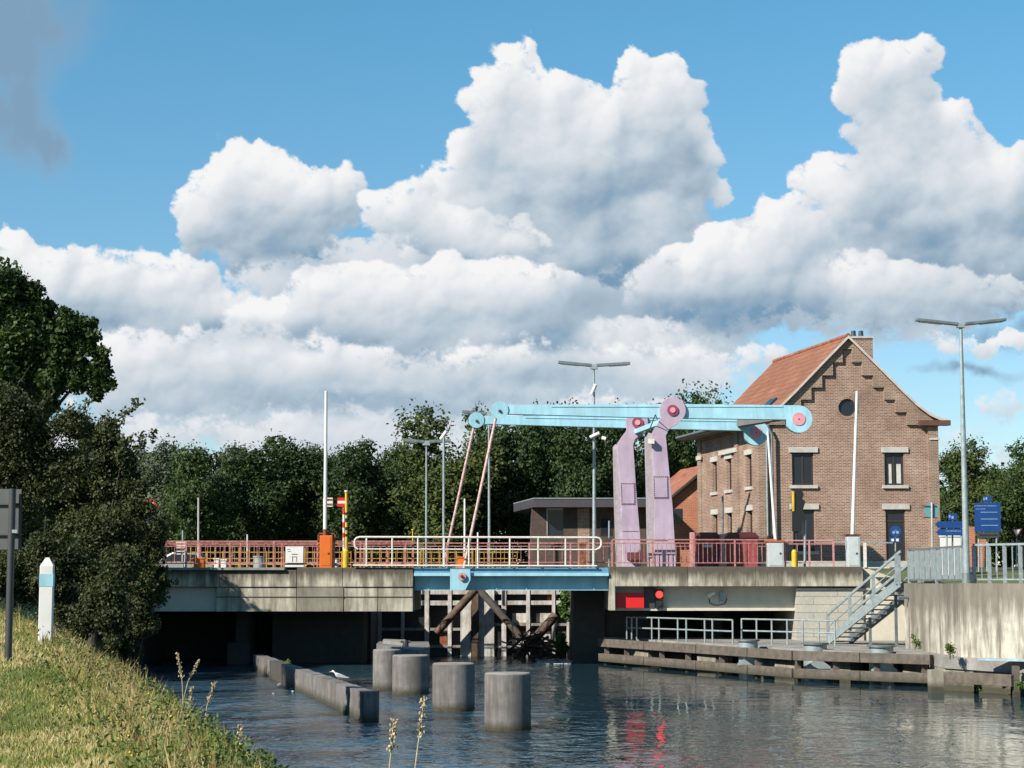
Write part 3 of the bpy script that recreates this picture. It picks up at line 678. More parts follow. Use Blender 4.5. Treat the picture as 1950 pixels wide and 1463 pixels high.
# ------------------------------------------------------------------ sheet pile wall, dolphins, pier head
A = PZ(480,1276,0); B = PZ(688,1374,0); PILE_A, PILE_B = A.copy(), B.copy(); dv = (B-A); L = dv.length; dv.normalize(); nrm = Vector((-dv.y, dv.x, 0))
if nrm.x < 0: nrm = -nrm
t = thing('sheet_pile_wall', 'low grey concrete sheet pile wall running out into the stream, a gull on its top', 'wall', tuple(A))
npn = 22
for k in range(npn):
    a = A + dv*(L*k/npn); bb = A + dv*(L*(k+1)/npn-.015); zt = .60 + .12*k/npn + (.015 if k % 2 else 0); o1 = nrm*(0 if k % 2 else .035)
    f = MB(); f.hexa([a+o1+Vector((0,0,-1)), bb+o1+nrm*.05+Vector((0,0,-1)), bb+nrm*.42+Vector((0,0,-1)), a+nrm*.42+Vector((0,0,-1))],
                     [a+o1+Vector((0,0,zt)), bb+o1+nrm*.05+Vector((0,0,zt)), bb+nrm*.42+Vector((0,0,zt)), a+nrm*.42+Vector((0,0,zt))])
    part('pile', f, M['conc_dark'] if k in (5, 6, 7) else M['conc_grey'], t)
f = MB(); e = B; f.hexa([e+Vector((0,0,-1)), e+Vector((.34,.34,-1)), e+Vector((.40,.75,-1)), e+Vector((-.1,.6,-1))], [e+Vector((0,0,.735)), e+Vector((.34,.34,.735)), e+Vector((.40,.75,.735)), e+Vector((-.1,.6,.735))])
part('end_post', f, M['darkgrey'], t)
for (pxc, D, rr, top, lab) in ((967,44.9,.56,1285,'nearest and largest of the four round concrete bollard piles in the water'),
                          (864.5,51.3,.585,1266,'round concrete pile second nearest the viewer, rusty stain under its rim'),
                          (783,58.6,.58,1250,'round concrete pile third from the viewer, white streaks down its side'),
                          (738,60.9,.46,1239,'farthest round concrete pile, half hidden behind the next one')):
    t = thing('dolphin_pile', lab, 'pile', (X(pxc,D), D, 0), 'round concrete piles in the stream')
    c = Vector((X(pxc,D), D, 0)); zt = Z(top, D-rr)
    f = MB(); f.cyl(c+Vector((0,0,-1)), c+Vector((0,0,zt)), rr, rr, 48); part('shaft', f, M['conc_grey'], t, smooth=True, bevel=.015)
    f = MB(); f.cyl(c+Vector((0,0,zt+.001)), c+Vector((0,0,zt+.018)), rr*.97, rr*.95, 48); part('cap', f, M['conc_path'], t, smooth=True)
    f = MB(); f.cyl(c+Vector((0,0,-.2)), c+Vector((0,0,.05)), rr+.004, rr+.004, 48); part('waterline_band', f, M['algae'], t, smooth=True)
t = thing('pier_head', 'low pointed concrete pier head behind the round piles', 'pier', (X(780,67),67,0))
f = MB(); f.prism([(X(716,69),69.5,-.5),(X(757,66),65.5,-.5),(X(800,63),62.8,-.5),(X(818,66),66.5,-.5),(X(812,70),72,-.5),(X(716,70),72,-.5)], (0,0,1.68)); part('slab', f, M['conc_grey'], t)
f = MB(); f.prism([(X(727,69),69.7,1.181),(X(770,68),67.6,1.181),(X(772,70),70.5,1.181),(X(727,70),71.3,1.181)], (0,0,.12)); part('step', f, M['conc_path'], t)
f = MB(); f.cyl((X(773,66.5),66.5,1.18),(X(773,66.5),66.5,1.40),.12,.09,10); f.cyl((X(773,66.5)-.18,66.5,1.36),(X(773,66.5)+.18,66.5,1.36),.04,n=8); part('mooring_bollard', f, M['darkgrey'], t)

# ------------------------------------------------------------------ timber fender with steel dolphins
t = thing('timber_fender', 'long weathered timber fender of two rails in front of the quay', 'fender', tuple(F1))
def alongF(s):   # s in 0..1 over first leg, 1..2 second
    return F0.lerp(F1, s) if s <= 1 else F1.lerp(F2, s-1)
segs = [(0,.27),(.27,.55),(.55,.80),(.80,1.0),(1.0,1.5),(1.5,2.0)]
for zc in (.91, .29):
    for a, bb in segs:
        pa, pb = alongF(a+.002), alongF(bb-.002); f = MB(); f.bar(pa+Vector((0,0,zc)), pb+Vector((0,0,zc)), .26, .33)
        part('rail', f, M['timber'], t, bevel=.015)
        for q_ in (.12, .88):
            pp = pa.lerp(pb, q_)+Vector((0,-.13,zc)); bl = MB(); bl.cyl(pp+Vector((0,.02,.07)), pp+Vector((0,-.03,.07)), .025, n=8); bl.cyl(pp+Vector((0,.02,-.07)), pp+Vector((0,-.03,-.07)), .025, n=8); part('bolt', bl, M['black'], t)
for s in (.04,.16,.36,.50,.67,.84,1.03,1.32,1.62,1.96):
    p_ = alongF(s); f = MB(); f.box(p_.x-.1, p_.x+.1, p_.y+.16, p_.y+.36, -.8, 1.0); part('post', f, M['timber'], t)
for (pxc, D, top, rr) in ((1423,69.0,1218,.36),(1550,66.6,1224,.42),(1675,64.2,1229,.42)):
    k = ['standing farthest from the stairs','at the foot of the stairs','nearest the retaining wall'][(pxc > 1500)+(pxc > 1600)]
    tt = thing('steel_dolphin', 'round steel mooring pile behind the fender, '+k, 'pile', (X(pxc,D), D, 0), 'steel piles behind the fender')
    c = Vector((X(pxc,D), D, 0)); zt = Z(top, D)
    f = MB(); f.cyl(c+Vector((0,0,-1)), c+Vector((0,0,zt-.06)), rr, n=28); part('pipe', f, M['galv'], tt, smooth=True)
    f = MB(); f.cyl(c+Vector((0,0,zt-.06)), c+Vector((0,0,zt)), rr+.07, n=28); part('cap_ring', f, M['galv_dark'], tt, smooth=True)
    f = MB(); f.prism([c+Vector((-.45,-rr-.02,.42)), c+Vector((.45,-rr-.02,.42)), c+Vector((.45,-rr-.02,.50)), c+Vector((.12,-rr-.02,.72)), c+Vector((-.12,-rr-.02,.72)), c+Vector((-.45,-rr-.02,.50))], (0,-.12,0)); part('bracket', f, M['galv'], tt)
for (px0, px1, D) in ((1215,1225,75.5),(1268,1292,73.2),(1358,1372,70.2),):
    pass
t = thing('quay_fender_beam', 'short timber beam with end post on the quay face at the right edge', 'fender', (15.2,58.6,.3))
pa = Vector((X(1797,59.0),59.0,0)); pb = Vector((X(1925,56.8),56.8,0))
f = MB(); f.bar(pa+Vector((0,0,.50)), pb+Vector((0,0,.50)), .25, .36); part('rail', f, M['timber'], t, bevel=.015)
f = MB(); f.box(pb.x, pb.x+.16, pb.y-.1, pb.y+.2, -.4, .95); part('post', f, M['timber'], t)
f = MB(); f.box(pa.x-.5, pa.x-.1, pa.y-.1, pa.y+.4, -.4, .72); part('pier_block', f, M['conc_pier'], t)
f = MB(); f.prism([(X(1862,57.4),57.7,ZQ+.003),(17.2,55.6,ZQ+.003),(17.5,56.0,ZQ+.003),(X(1862,57.4)+.3,58.1,ZQ+.003)], (0,0,.06)); tag(part('steel_plate', f, M['steel_pale']), 'pale blue steel edge plate lying on the quay at the right', 'plate')

# ------------------------------------------------------------------ drawbridge with its two balance beams
YN, YF = 77.0, 83.0
def loop(pts, Y): return [P(a, b, Y) for a, b in pts]
def disc_pts(cx, cy, r, a0, a1, n):
    return [(cx + r*math.cos(R(a0+(a1-a0)*k/n)), cy + r*math.sin(R(a0+(a1-a0)*k/n))) for k in range(n+1)]
db = thing('drawbridge', 'pale blue and lavender balance-beam drawbridge over the lock entrance', 'drawbridge', (-.5, 79.5, 3.2))
# near balance beam: slender nose with eye, round tail
def balance(Y, top, bot, eye, er, tail, tr, hub, hubr, th=.42):
    f = MB()
    outline = [(eye[0]+er*.9, top[0][1])] + top + disc_pts(tail[0], tail[1], tr, -90, 150, 22) + bot + [(eye[0]+er*.9, bot[-1][1])]
    f.prism(loop(outline, Y-th/2), (0, th, 0)); o = part('balance_beam', f, M['steel_blue'], db, bevel=.012)
    f = MB(); f.cyl(P(eye[0], eye[1], Y-th/2-.05), P(eye[0], eye[1], Y+th/2+.05), er*Y/F, n=32); part('end_eye', f, M['steel_blue'], o, smooth=True)
    f = MB(); c = P(eye[0]+1, eye[1]+2, Y-th/2-.05); f.cyl(c, c-Vector((0,.06,0)), .07, .05, 12); part('pin', f, M['darkgrey'], o, smooth=True)
    f = MB(); c = P(tail[0], tail[1], Y-th/2-.002); f.cyl(c, c-Vector((0,.03,0)), hubr*Y/F, n=32); h = part('hub_plate', f, M['pinkdisc'], o, smooth=True)
    f = MB(); f.cyl(c-Vector((0,.031,0)), c-Vector((0,.05,0)), .03, n=8); part('hub_bolt', f, M['darkgrey'], o)
    f = MB(); a, b = P(top[0][0]+40, top[0][1]+3.4, Y-th/2-.012), P(top[-1][0]-30, top[-1][1]+2.6, Y-th/2-.012); f.bar(a, b, .03, .03); part('top_seam', f, M['steel_blue'], o)
    return o
nb = balance(YN, [(1010,771),(1280,769.3),(1521,772)], [(1497,799),(1240,795.5),(975,788.5)], (951,781), 17, (1521,798), 26, None, 12.5)
fb = balance(YF, [(960,792),(1213,791),(1440,800)], [(1416,820),(1215,815.5),(930,807.5)], (907,800), 15, (1440,824), 24, None, 11)
# far side of the twin tail: counterweight between the tails
f = MB(); f.hexa([P(1478,800,YN+.25), P(1500,800,YN+.25), P(1425,812,YF-.25), P(1403,812,YF-.25)], [P(1478,785,YN+.25), P(1500,785,YN+.25), P(1425,800,YF-.25), P(1403,800,YF-.25)])
part('cross_beam', f, M['soffit'], db)
# towers
def tower(Y, front, strip, hub, hubr, rivets, seam):
    f = MB(); f.prism(loop(front, Y-.34), (0, .30, 0)); o = part('tower', f, M['lavender'], db, bevel=.012)
    f = MB(); f.prism(loop(front, Y+.30), (0, .16, 0)); part('rear_cheek', f, M['lavender'], o)
    f = MB(); f.prism(loop(strip, Y-.22), (0, .55, 0)); part('side_plate', f, M['lavender2'], o)
    c = P(hub[0], hub[1], Y-.345); f = MB(); f.cyl(c, c-Vector((0,.05,0)), hubr*Y/F, n=28); h = part('hub_plate', f, M['darkpink'], o, smooth=True)
    f = MB(); f.cyl(c-Vector((0,.051,0)), c-Vector((0,.09,0)), hubr*.5*Y/F, n=20); part('hub_nut', f, M['pinkdisc'], o, smooth=True)
    x0, y0, x1, y1 = rivets; f = MB(); f.prism(loop([(x0+1,y0+1),(x1-1,y0+1),(x1,y1-1),(x0+2,y1-1)], Y-.36), (0,.018,0)); o2 = part('access_plate', f, M['lavender'], o)
    for (ax, ay, bx_, by, n) in ((x0,y0,x1,y0,8),(x0+1,y1,x1+1,y1,8),(x0,y0,x0+1,y1,11),(x1,y0,x1+1,y1,11)):
        f = MB()
        for k in range(n): c = P(ax+(bx_-ax)*k/(n-1), ay+(by-ay)*k/(n-1), Y-.362); f.cyl(c+Vector((0,.02,0)), c-Vector((0,.02,0)), .022, n=6)
        tag(part('rivets', f, M['maroon'], o2), kind='stuff')
    f = MB(); f.bar(P(seam[0], seam[2], Y-.345), P(seam[1], seam[2], Y-.345), .012, .02); part('plate_seam', f, M['maroon'], o)
    return o
M['lavender2'] = mat('pale_lavender_side_paint', (.50,.44,.47), .55, var=.15, scale=5, streak=.3, streakc=(.22,.17,.18))
tower(YN, disc_pts(1281,781.5,25, 152,395,26) + [(1290,808),(1275,817),(1268,830),(1272,873),(1281,966),(1286,1051),(1287,1079),(1247,1079),(1247,952),(1241,826),(1253,806)],
      [(1229,836),(1236,824),(1242,826),(1248,960),(1250,1079),(1234,1079),(1232,960)], (1281,781.5), 10.5, (1245,908,1271,948), (1246,1272,1030))
tower(YF, disc_pts(1213,803,21, 160,380,20) + [(1234,813),(1222,826),(1209,837),(1206,848),(1212,939),(1219,1021),(1221,1085),(1187,1085),(1183,952),(1175,846),(1184,832),(1193,820)],
      [(1168,850),(1172,846),(1177,848),(1184,960),(1188,1085),(1174,1085),(1170,952)], (1214,805), 10.5, (1183,921,1208,960), (1186,1216,1012))
f = MB(); f.hexa([P(1250,1066,YN-.1),P(1284,1066,YN-.1),P(1222,1066,YF+.1),P(1190,1066,YF+.1)], [P(1250,1052,YN-.1),P(1284,1052,YN-.1),P(1222,1052,YF+.1),P(1190,1052,YF+.1)]); part('machinery_beam', f, M['maroon'], db)
f = MB(); f.hexa([P(1262,806,YN+.35),P(1272,806,YN+.35),P(1216,826,YF-.3),P(1208,826,YF-.3)], [P(1262,796,YN+.35),P(1272,796,YN+.35),P(1216,818,YF-.3),P(1208,818,YF-.3)]); part('axle_beam', f, M['steel_blue'], db)
f = MB(); f.box(X(1236,YN-.5), X(1248,YN-.5), YN-.62, YN-.36, Z(847,YN), Z(838,YN)); part('lamp_box', f, M['cream'], db)
# rods from the eyes down to the leaf
f = MB(); f.cyl(P(944,797,YN-.1), P(880,1098,YN-.75), .062, n=12); part('hanger_rod', f, M['hanger'], db, smooth=True)
f = MB(); f.cyl(P(902,815,YF), P(846.5,1068,YF), .062, n=12); part('hanger_rod', f, M['hanger'], db, smooth=True)
f = MB(); f.tube([P(1252,800,YN-.4), P(1248,790,YN-1), P(1244,800,YN-.6), P(1236,822,YN), P(1224,826,YN+2), P(1212,838,YF-.4)], .02, 6); part('cable', f, M['darkgrey'], db, smooth=True)
# the leaf
x0, x1 = xe+.03, X(1160,76)-.02
leaf = MB(); leaf.box(x0, x1, 76.05, 82.9, Z(1091,76), ZD-.01); lf = part('leaf_deck', leaf, M['steel_deep'], db)
f = MB(); f.box(x0, x1, 75.92, 76.55, Z(1097,76), Z(1091.2,76)); part('top_flange', f, M['steel_blue'], lf)
f = MB(); f.box(x0, x1, 76.5, 76.56, Z(1123,76), Z(1097.2,76)); part('girder_web', f, M['steel_blue'], lf)
f = MB(); f.box(x0, x1, 76.36, 76.7, Z(1124.5,76), Z(1123.2,76)); part('bottom_flange', f, M['steel_blue'], lf)
f = MB(); f.box(x0, x1, 82.4, 82.46, Z(1123,76), Z(1092,76)); part('girder_web', f, M['steel_deep'], lf)
for px in (1002, 1131, 945): f = MB(); f.box(X(px,76), X(px,76)+.03, 76.36, 76.49, Z(1122.8,76), Z(1098,76)); part('stiffener', f, M['steel_blue'], lf)
for xx in (x0+.3, -1.6, .6, 2.4): f = MB(); f.box(xx, xx+.2, 76.6, 82.4, Z(1118,76), Z(1092,76)); part('cross_girder', f, M['steel_deep'], lf)
f = MB(); f.prism(loop([(857,1084),(895,1084),(896,1104),(886,1124),(857,1124)], 75.78), (0,.13,0)); br = part('lifting_bracket', f, M['steel_blue'], lf)
c = P(880,1098,75.77); f = MB(); f.cyl(c, c-Vector((0,.10,0)), .16, n=20); part('bearing', f, M['pink'], br, smooth=True)
f = MB(); f.cyl(c-Vector((0,.11,0)), c-Vector((0,.16,0)), .06, n=10); part('pin', f, M['maroon'], br)
# round timber roller and old post beneath the leaf end
# ------------------------------------------------------------------ railings
def railing(label, px0, px1, Y, y_top, y_bot, m_, bay, bal, group='red railings of the bridge', balr=.011, second=True, tr=.035):
    xa, xb = X(px0,Y), X(px1,Y); zt, zb = Z(y_top,Y), Z(y_bot,Y)
    t = thing('railing', label, 'railing', ((xa+xb)/2, Y, ZD), group)
    f = MB(); f.box(xa, xb, Y-.03, Y+.03, zt-tr, zt+tr*.4); part('top_rail', f, m_, t)
    n = max(1, round((xb-xa)/bay))
    for k in range(n+1):
        x = xa+(xb-xa)*k/n; f = MB(); f.box(x-.035, x+.035, Y-.036, Y+.036, ZD-.02, zt-tr); part('post', f, m_, t)
        if k < n:
            f = MB(); x2 = xa+(xb-xa)*(k+1)/n
            f.box(x+.035, x2-.035, Y-.018, Y+.018, zb, zb+.04)
            if second: f.box(x+.035, x2-.035, Y-.018, Y+.018, zt-.17, zt-.135)
            m = max(1, round((x2-x)/bal))
            for j in range(1, m): q = x+(x2-x)*j/m; f.box(q-balr, q+balr, Y-.013, Y+.013, zb+.02, zt-(.15 if second else tr))
            part('baluster_panel', f, m_, t)
    return t
railing('faded red railing with close balusters on the left span, in front of the white board', 270, 604, 76.25, 1030.5, 1074, M['redrail'], 1.85, .20)
railing('short faded red railing between the orange barrier cabinet and the drawbridge leaf', 636, 786, 76.25, 1030.5, 1074, M['redrail'], 1.2, .20)
railing('faded red railing on the far side of the bridge, seen through the pale one', 300, 1165, 82.75, 1034, 1072, M['redrail'], 1.9, .36)
railing('red railing on the right span in front of the lavender towers', 1166, 1478, 76.25, 1027.5, 1073, M['redrail'], 1.9, .19)
railing('red railing piece between the grey barrier cabinet and the plain grey rail', 1496, 1588, 76.25, 1029, 1073, M['pink'], 1.05, .5)
railing('far red railing behind the lavender towers', 1240, 1470, 82.75, 1034, 1072, M['redrail'], 1.9, .24)
t = thing('railing', 'thin grey pipe rail right of the second barrier cabinet', 'railing', (X(1650,76.3), 76.3, ZD))
f = MB(); f.bar(P(1589,1031,76.3), P(1700,1034,76.3), .05, .05); part('top_rail', f, M['galv'], t)
for px in (1648,): f = MB(); f.box(X(px,76.3)-.06, X(px,76.3)+.06, 76.25, 76.35, ZD, Z(1034,76.3)); part('post', f, M['cream'], t)
t = thing('railing', 'cream painted pipe railing along the drawbridge leaf', 'railing', (X(900,75.9), 75.98, ZD))
Yw = 75.9
for (ya, m_, r_) in ((1023, 'cream', .045), (1046, 'cream', .03), (1077, 'cream', .035)):
    f = MB(); f.cyl(P(684 if ya < 1077 else 672, ya, Yw), P(1137, ya+1, Yw), r_, n=10); part('rail', f, M['cream'], t, smooth=True)
for px in (698,747,796,846,893,971,1025,1077,1130): f = MB(); f.cyl(P(px,1079,Yw), P(px,1024,Yw), .036, n=8); part('post', f, M['cream'], t, smooth=True)
f = MB(); f.tube([P(686,1023,Yw), P(679,1024.5,Yw), P(675.5,1029,Yw), P(675,1035,Yw), P(676.5,1043,Yw), P(682,1046,Yw)], .04, 8); part('end_loop', f, M['cream'], t, smooth=True)
f = MB(); f.tube([P(1136,1024,Yw), P(1142,1025,Yw), P(1145,1030,Yw), P(1145,1038,Yw), P(1142,1044,Yw), P(1136,1046,Yw)], .04, 8); part('end_loop', f, M['cream'], t, smooth=True)

# ------------------------------------------------------------------ raised barrier booms and their cabinets
def barrier(label, Y, cab, m_, boom, stripes=(), r0=.085, r1=.055, cap=None):
    x0, y0, x1, y1 = cab
    t = thing('road_barrier', label, 'barrier', (X((x0+x1)/2,Y), Y, ZD), 'raised road barriers')
    f = MB(); f.box(X(x0,Y), X(x1,Y), Y-.25, Y+.25, ZD-.02, Z(y0,Y)); c = part('cabinet', f, m_, t, bevel=.02)
    f = MB(); f.box(X(x0,Y)+.06, X(x1,Y)-.06, Y-.265, Y-.252, ZD+.08, Z(y0,Y)-.08); part('door', f, m_, c)
    f = MB(); f.box(X(x1,Y)-.18, X(x1,Y)-.12, Y-.29, Y-.266, ZD+.55, ZD+.62); part('lock_handle', f, M['darkgrey'], c)
    if cap: f = MB(); f.box(X(x0,Y)-.06, X(x1,Y)+.06, Y-.3, Y+.3, Z(y0,Y)+.003, Z(y0,Y)+.05); part('top_plate', f, cap, c)
    f = MB(); p, q = P(boom[0], boom[1], Y), P(boom[2], boom[3], Y); f.cyl(p, q, r0, r1, 10); b = part('boom', f, M['white'], t, smooth=True)
    for s0, s1 in stripes: f = MB(); f.cyl(p.lerp(q, s0), p.lerp(q, s1), r0*1.03, r0*1.02, 10); part('red_band', f, M['rust'], b, smooth=True)
    return t
tb = barrier('tall orange barrier cabinet with a white boom raised straight up', 76.32, (609,1020,633,1082), M['orange'], (619,1022,621,745), ((.005,.05),), .08, .06)
f = MB(); Y = 76.32
for a, b, c, d in ((604,1015,638,1017.5),(604,1015,606,1030),(636,1015,638,1030)): bxp(f, a, c, b, d, Y+.1, .1)
part('top_frame', f, M['rust'], tb)
barrier('grey barrier cabinet with a leaning white boom in front of the downpipe', 76.32, (1461,1032,1492,1079), M['grey'], (1477,1032,1462,822), (), .07, .05, M['orange'])
barrier('pale grey barrier cabinet with a white boom raised before the gable', 76.5, (1613,1020,1637,1079), M['grey'], (1623.5,1019,1632,745), (), .085, .055, M['rust'])

# ------------------------------------------------------------------ signals and things hung under the right span
f = MB(); bxp(f, 1173, 1226, 1128.5, 1158, 76.42, .07); tag(part('signal_board', f, M['red']), 'plain bright red board fixed under the right bridge span', 'board')
t = thing('ship_signal', 'ship traffic signal with its red lamp lit beside the red board', 'signal', tuple(P(1256,1158,76.5)))
f = MB(); bxp(f, 1248, 1263, 1122, 1142, 76.5, .2); h = part('housing', f, M['black'], t)
f = MB(); c = P(1255.5,1132.5,76.49); f.cyl(c, c-Vector((0,.05,0)), 6.6*76.5/F, n=24); part('lit_lens', f, M['redlamp'], h, smooth=True)
f = MB(); bxp(f, 1249, 1263, 1143, 1159, 76.53, .18); h = part('lower_housing', f, M['black'], t)
f = MB(); c = P(1255.5,1150,76.52); f.cyl(c, c-Vector((0,.03,0)), .10, n=20); part('dark_lens', f, M['glass'], h)
t = thing('signal_back_board', 'dark panel between the red board and the lit red signal', 'board', tuple(P(1237,1158,77.15)))
f = MB(); bxp(f, 1227, 1246, 1117.5, 1158, 76.62, .15); part('panel', f, M['darkgrey'], t)
t = thing('security_camera', 'white camera fixed under the right span beside the small grey box', 'camera', tuple(P(1353,1137,77.2)))
f = MB(); f.cyl(P(1347,1134,76.5), P(1360,1129,76.55), .09, .08, 12); part('body', f, M['white'], t, smooth=True)
f = MB(); f.bar(P(1354,1134,76.55), P(1351,1139,76.79), .05, .05); part('bracket', f, M['white'], t)
t = thing('junction_box', 'small grey box under the right span beside the white camera', 'box', tuple(P(1376,1145,77.2)))
f = MB(); bxp(f, 1370, 1381.5, 1128, 1145, 76.6, .19); part('box_body', f, M['galv'], t)
f = MB(); f.tube([P(1351,1140,76.77), P(1351,1148,76.77), P(1357,1152,76.77), P(1368,1153,76.77), P(1381,1150,76.77), P(1384,1140,76.77)], .018, 6); part('conduit', f, M['darkgrey'], t, smooth=True)

# ------------------------------------------------------------------ quay walkway railings and steel stairs
def qrail(label, A, Bq, h, n, extra=()):
    t = thing('walkway_railing', label, 'railing', tuple((A+Bq)/2), 'steel railings of the quay walkway')
    up = Vector((0,0,1))
    for hh in (h, h*.52): f = MB(); f.cyl(A+up*hh, Bq+up*hh, .032, n=8); part('rail', f, M['galv'], t, smooth=True)
    for s in [k/n for k in range(n+1)] + list(extra):
        p = A.lerp(Bq, s); f = MB(); f.cyl(p, p+up*h, .034, n=8); part('post', f, M['galv'], t, smooth=True)
qrail('pale steel walkway railing nearer the lock under the right span', Vector((X(1193,77.9),77.9,ZQ)), Vector((X(1394,72.4),72.4,ZQ)), .92, 4, (.05,.10,.32,.58,.82))
qrail('pale steel walkway railing between the dark opening and the block abutment', Vector((X(1411,72.8),72.8,ZQ)), Vector((X(1588,69.6),69.6,ZQ)), .95, 6)
SA, SB = Vector((12.35,72.6,ZQ)), Vector((14.22,67.9,3.44)); sd = (SB-SA); hd = Vector((sd.x, sd.y, 0)).normalized(); sn = Vector((-hd.y, hd.x, 0)); sn = -sn if sn.x < 0 else sn
t = thing('steel_stairs', 'galvanised steel stairs climbing from the quay to the top of the retaining wall', 'stairs', tuple(SA))
for o_ in (0, 1.0):
    f = MB(); f.bar(SA+sn*o_+Vector((0,0,.10)), SB+sn*o_+Vector((0,0,.02)), .06, .34); part('stringer', f, M['galv'] if o_ == 0 else M['galv_dark'], t)
    f = MB(); f.bar(SA+sn*o_+Vector((0,0,1.12)), SB+sn*o_+Vector((.05,-.1,1.16)), .05, .10); part('handrail', f, M['galv'], t)
    f = MB(); f.bar(SA+sn*o_+Vector((0,0,.62)), SB+sn*o_+Vector((0,0,.66)), .03, .04); part('middle_rail', f, M['galv'], t)
    for s in (.01, .33, .66, .985):
        p = SA.lerp(SB, s)+sn*o_; w_ = .07 if s < .98 else .16; f = MB(); f.box(p.x-w_/2-.02, p.x+w_/2+.02, p.y-.05, p.y+.05, p.z, p.z+1.12); part('post', f, M['galv'], t)
for k in range(13):
    p = SA.lerp(SB, (k+.5)/13); f = MB(); f.bar(p+sn*.04, p+sn*.96, .30, .05); part('tread', f, M['galv'], t)
for s in (.45, .8): p = SA.lerp(SB, s)+sn*.5; f = MB(); f.box(p.x-.05, p.x+.05, p.y-.05, p.y+.05, ZQ, p.z); part('support_leg', f, M['galv_dark'], t)
# street-level railing on the retaining wall
RA = WA+Vector((.2,0,ZW)); RB = WB+Vector((.28,.25,ZW)); up = Vector((0,0,1))
t = thing('parapet_railing', 'grey slatted steel railing on the wall top between the stairs and the tall lamp', 'railing', tuple(RA))
f = MB(); f.bar(RA+up*1.22, RB+up*1.22, .08, .07); part('top_rail', f, M['galv_dark'], t)
f = MB(); f.bar(RA+up*.12, RB+up*.12, .05, .05); part('bottom_rail', f, M['galv_dark'], t)
for k in range(10):
    a = RA.lerp(RB, k/10+.012); b = RA.lerp(RB, (k+1)/10-.012); f = MB(); f.bar(a+up*.66, b+up*.66, .03, 1.02); part('slat', f, M['galv'], t)
for k in (0, 5, 10): p = RA.lerp(RB, k/10); f = MB(); f.box(p.x-.05, p.x+.05, p.y-.04, p.y+.04, ZW, ZW+1.2); part('post', f, M['galv'], t)
RC = off(WC, .45)+up*ZW; RB2 = off(WB, .30)+Vector((.25,0,ZW))
t = thing('parapet_railing', 'open grey steel railing on the wall top right of the tall lamp', 'railing', tuple(RB2))
f = MB(); f.bar(RB2+up*1.26, RC+up*1.26, .10, .07); part('top_rail', f, M['galv'], t)
f = MB(); f.bar(RB2+up*.14, RC+up*.14, .05, .05); part('bottom_rail', f, M['galv'], t)
n = 26
for k in range(n+1):
    p = RB2.lerp(RC, k/n); f = MB(); f.box(p.x-.055, p.x+.055, p.y-.04, p.y+.04, ZW, ZW+1.23); part('post', f, M['galv'], t)
    if k < n:
        a = p.lerp(RB2.lerp(RC, (k+1)/n), .08); b = p.lerp(RB2.lerp(RC, (k+1)/n), .92)
for k in range(n):
    p = RB2.lerp(RC, (k+.5)/n); f = MB(); f.box(p.x-.015, p.x+.015, p.y-.015, p.y+.015, ZW+.14, ZW+1.23); part('bar', f, M['galv'], t)

# ------------------------------------------------------------------ brick house with the stepped gable
HX = X(1450,88); HW = X(1793,88)-HX; HL = 10.1; SK = -.19; ZG = 4.02
def H(a, b, z): return Vector((HX + a + SK*b, 88 + .98*b, z))
def ha(px): return X(px,88)-HX
def hz(py): return Z(py,88)
house = thing('brick_house', 'two-storey buff brick house with a stepped gable band and terracotta roof', 'house', tuple(H(HW/2, 0, ZG)))
def hx(mb, Pt, u0, u1, z0, z1, d0, d1, mi=0):
    return mb.hexa([Pt(u0,z0,d0), Pt(u1,z0,d0), Pt(u1,z0,d1), Pt(u0,z0,d1)], [Pt(u0,z1,d0), Pt(u1,z1,d0), Pt(u1,z1,d1), Pt(u0,z1,d1)], mi)
fr = lambda u, z, d: H(u, d, z)
sdw = lambda u, z, d: H(d, u, z)
ac = ha(1621.5)
ver = [(0, hz(640)), (ha(1670)-ac, hz(688)), (ha(1721)-ac, hz(740)), (ha(1751)-ac, hz(769)), (ha(1775)-ac, hz(787)), (ha(1797)-ac, hz(797)), (ha(1812)-ac, hz(800))]
def zroof(da):
    da = abs(da)
    for (a, z), (a2, z2) in zip(ver, ver[1:]):
        if da <= a2: return z+(z2-z)*(da-a)/(a2-a)
    return ver[-1][1]
xs_ = [0, ha(1670)-ac, ha(1721)-ac, ha(1751)-ac, ha(1775)-ac, HW-ac]
outR = [(ac+d, zroof(d)-.10) for d in xs_]; outL = [(ac-d, zroof(d)-.10) for d in xs_[1:-1]] + [(0, zroof(ac)-.10)]
outline = [(0, ZG), (HW, ZG)] + outR[::-1] + outL
wins = [(1513.5,1555,861.5,924), (1691,1728.6,861.5,924), (1513.5,1555,970,1050), (1691,1728.6,970,1068)]
holes = [[(ha(a), hz(d)), (ha(b), hz(d)), (ha(b), hz(c)), (ha(a), hz(c))] for a, b, c, d in wins]
rc, rr = (ac+.0, hz(776)), 17.0*88/F
holes.append([(rc[0]+rr*math.cos(2*math.pi*k/28), rc[1]+rr*math.sin(2*math.pi*k/28)) for k in range(28)])
f = MB(); f.prism([H(a, .135, z) for a, z in outline], H(0,.40,0)-H(0,.135,0), [[H(a, .135, z) for a, z in h] for h in holes]); part('front_wall', f, M['brick'], house)
hw = [9,28,49,70,90.5,112]; ysp = [665,690,715,738,761,785,809]; pil = ha(1774)-ac
inner = [(ac+pil, ZG), (ac+pil, hz(809))]
for k in range(5, -1, -1): inner += [(ac+hw[k]*88/F, hz(ysp[k+1])), (ac+hw[k]*88/F, hz(ysp[k]))]
inner += [(2*ac-a, z) for a, z in inner[::-1]]
band = [(HW, ZG)] + outR[::-1] + outL + [(0, ZG)] + inner[::-1]
f = MB(); f.prism([H(a, -.02, z) for a, z in band], H(0,.133,0)-H(0,-.02,0)); part('stepped_band', f, M['brick_trim'], house)
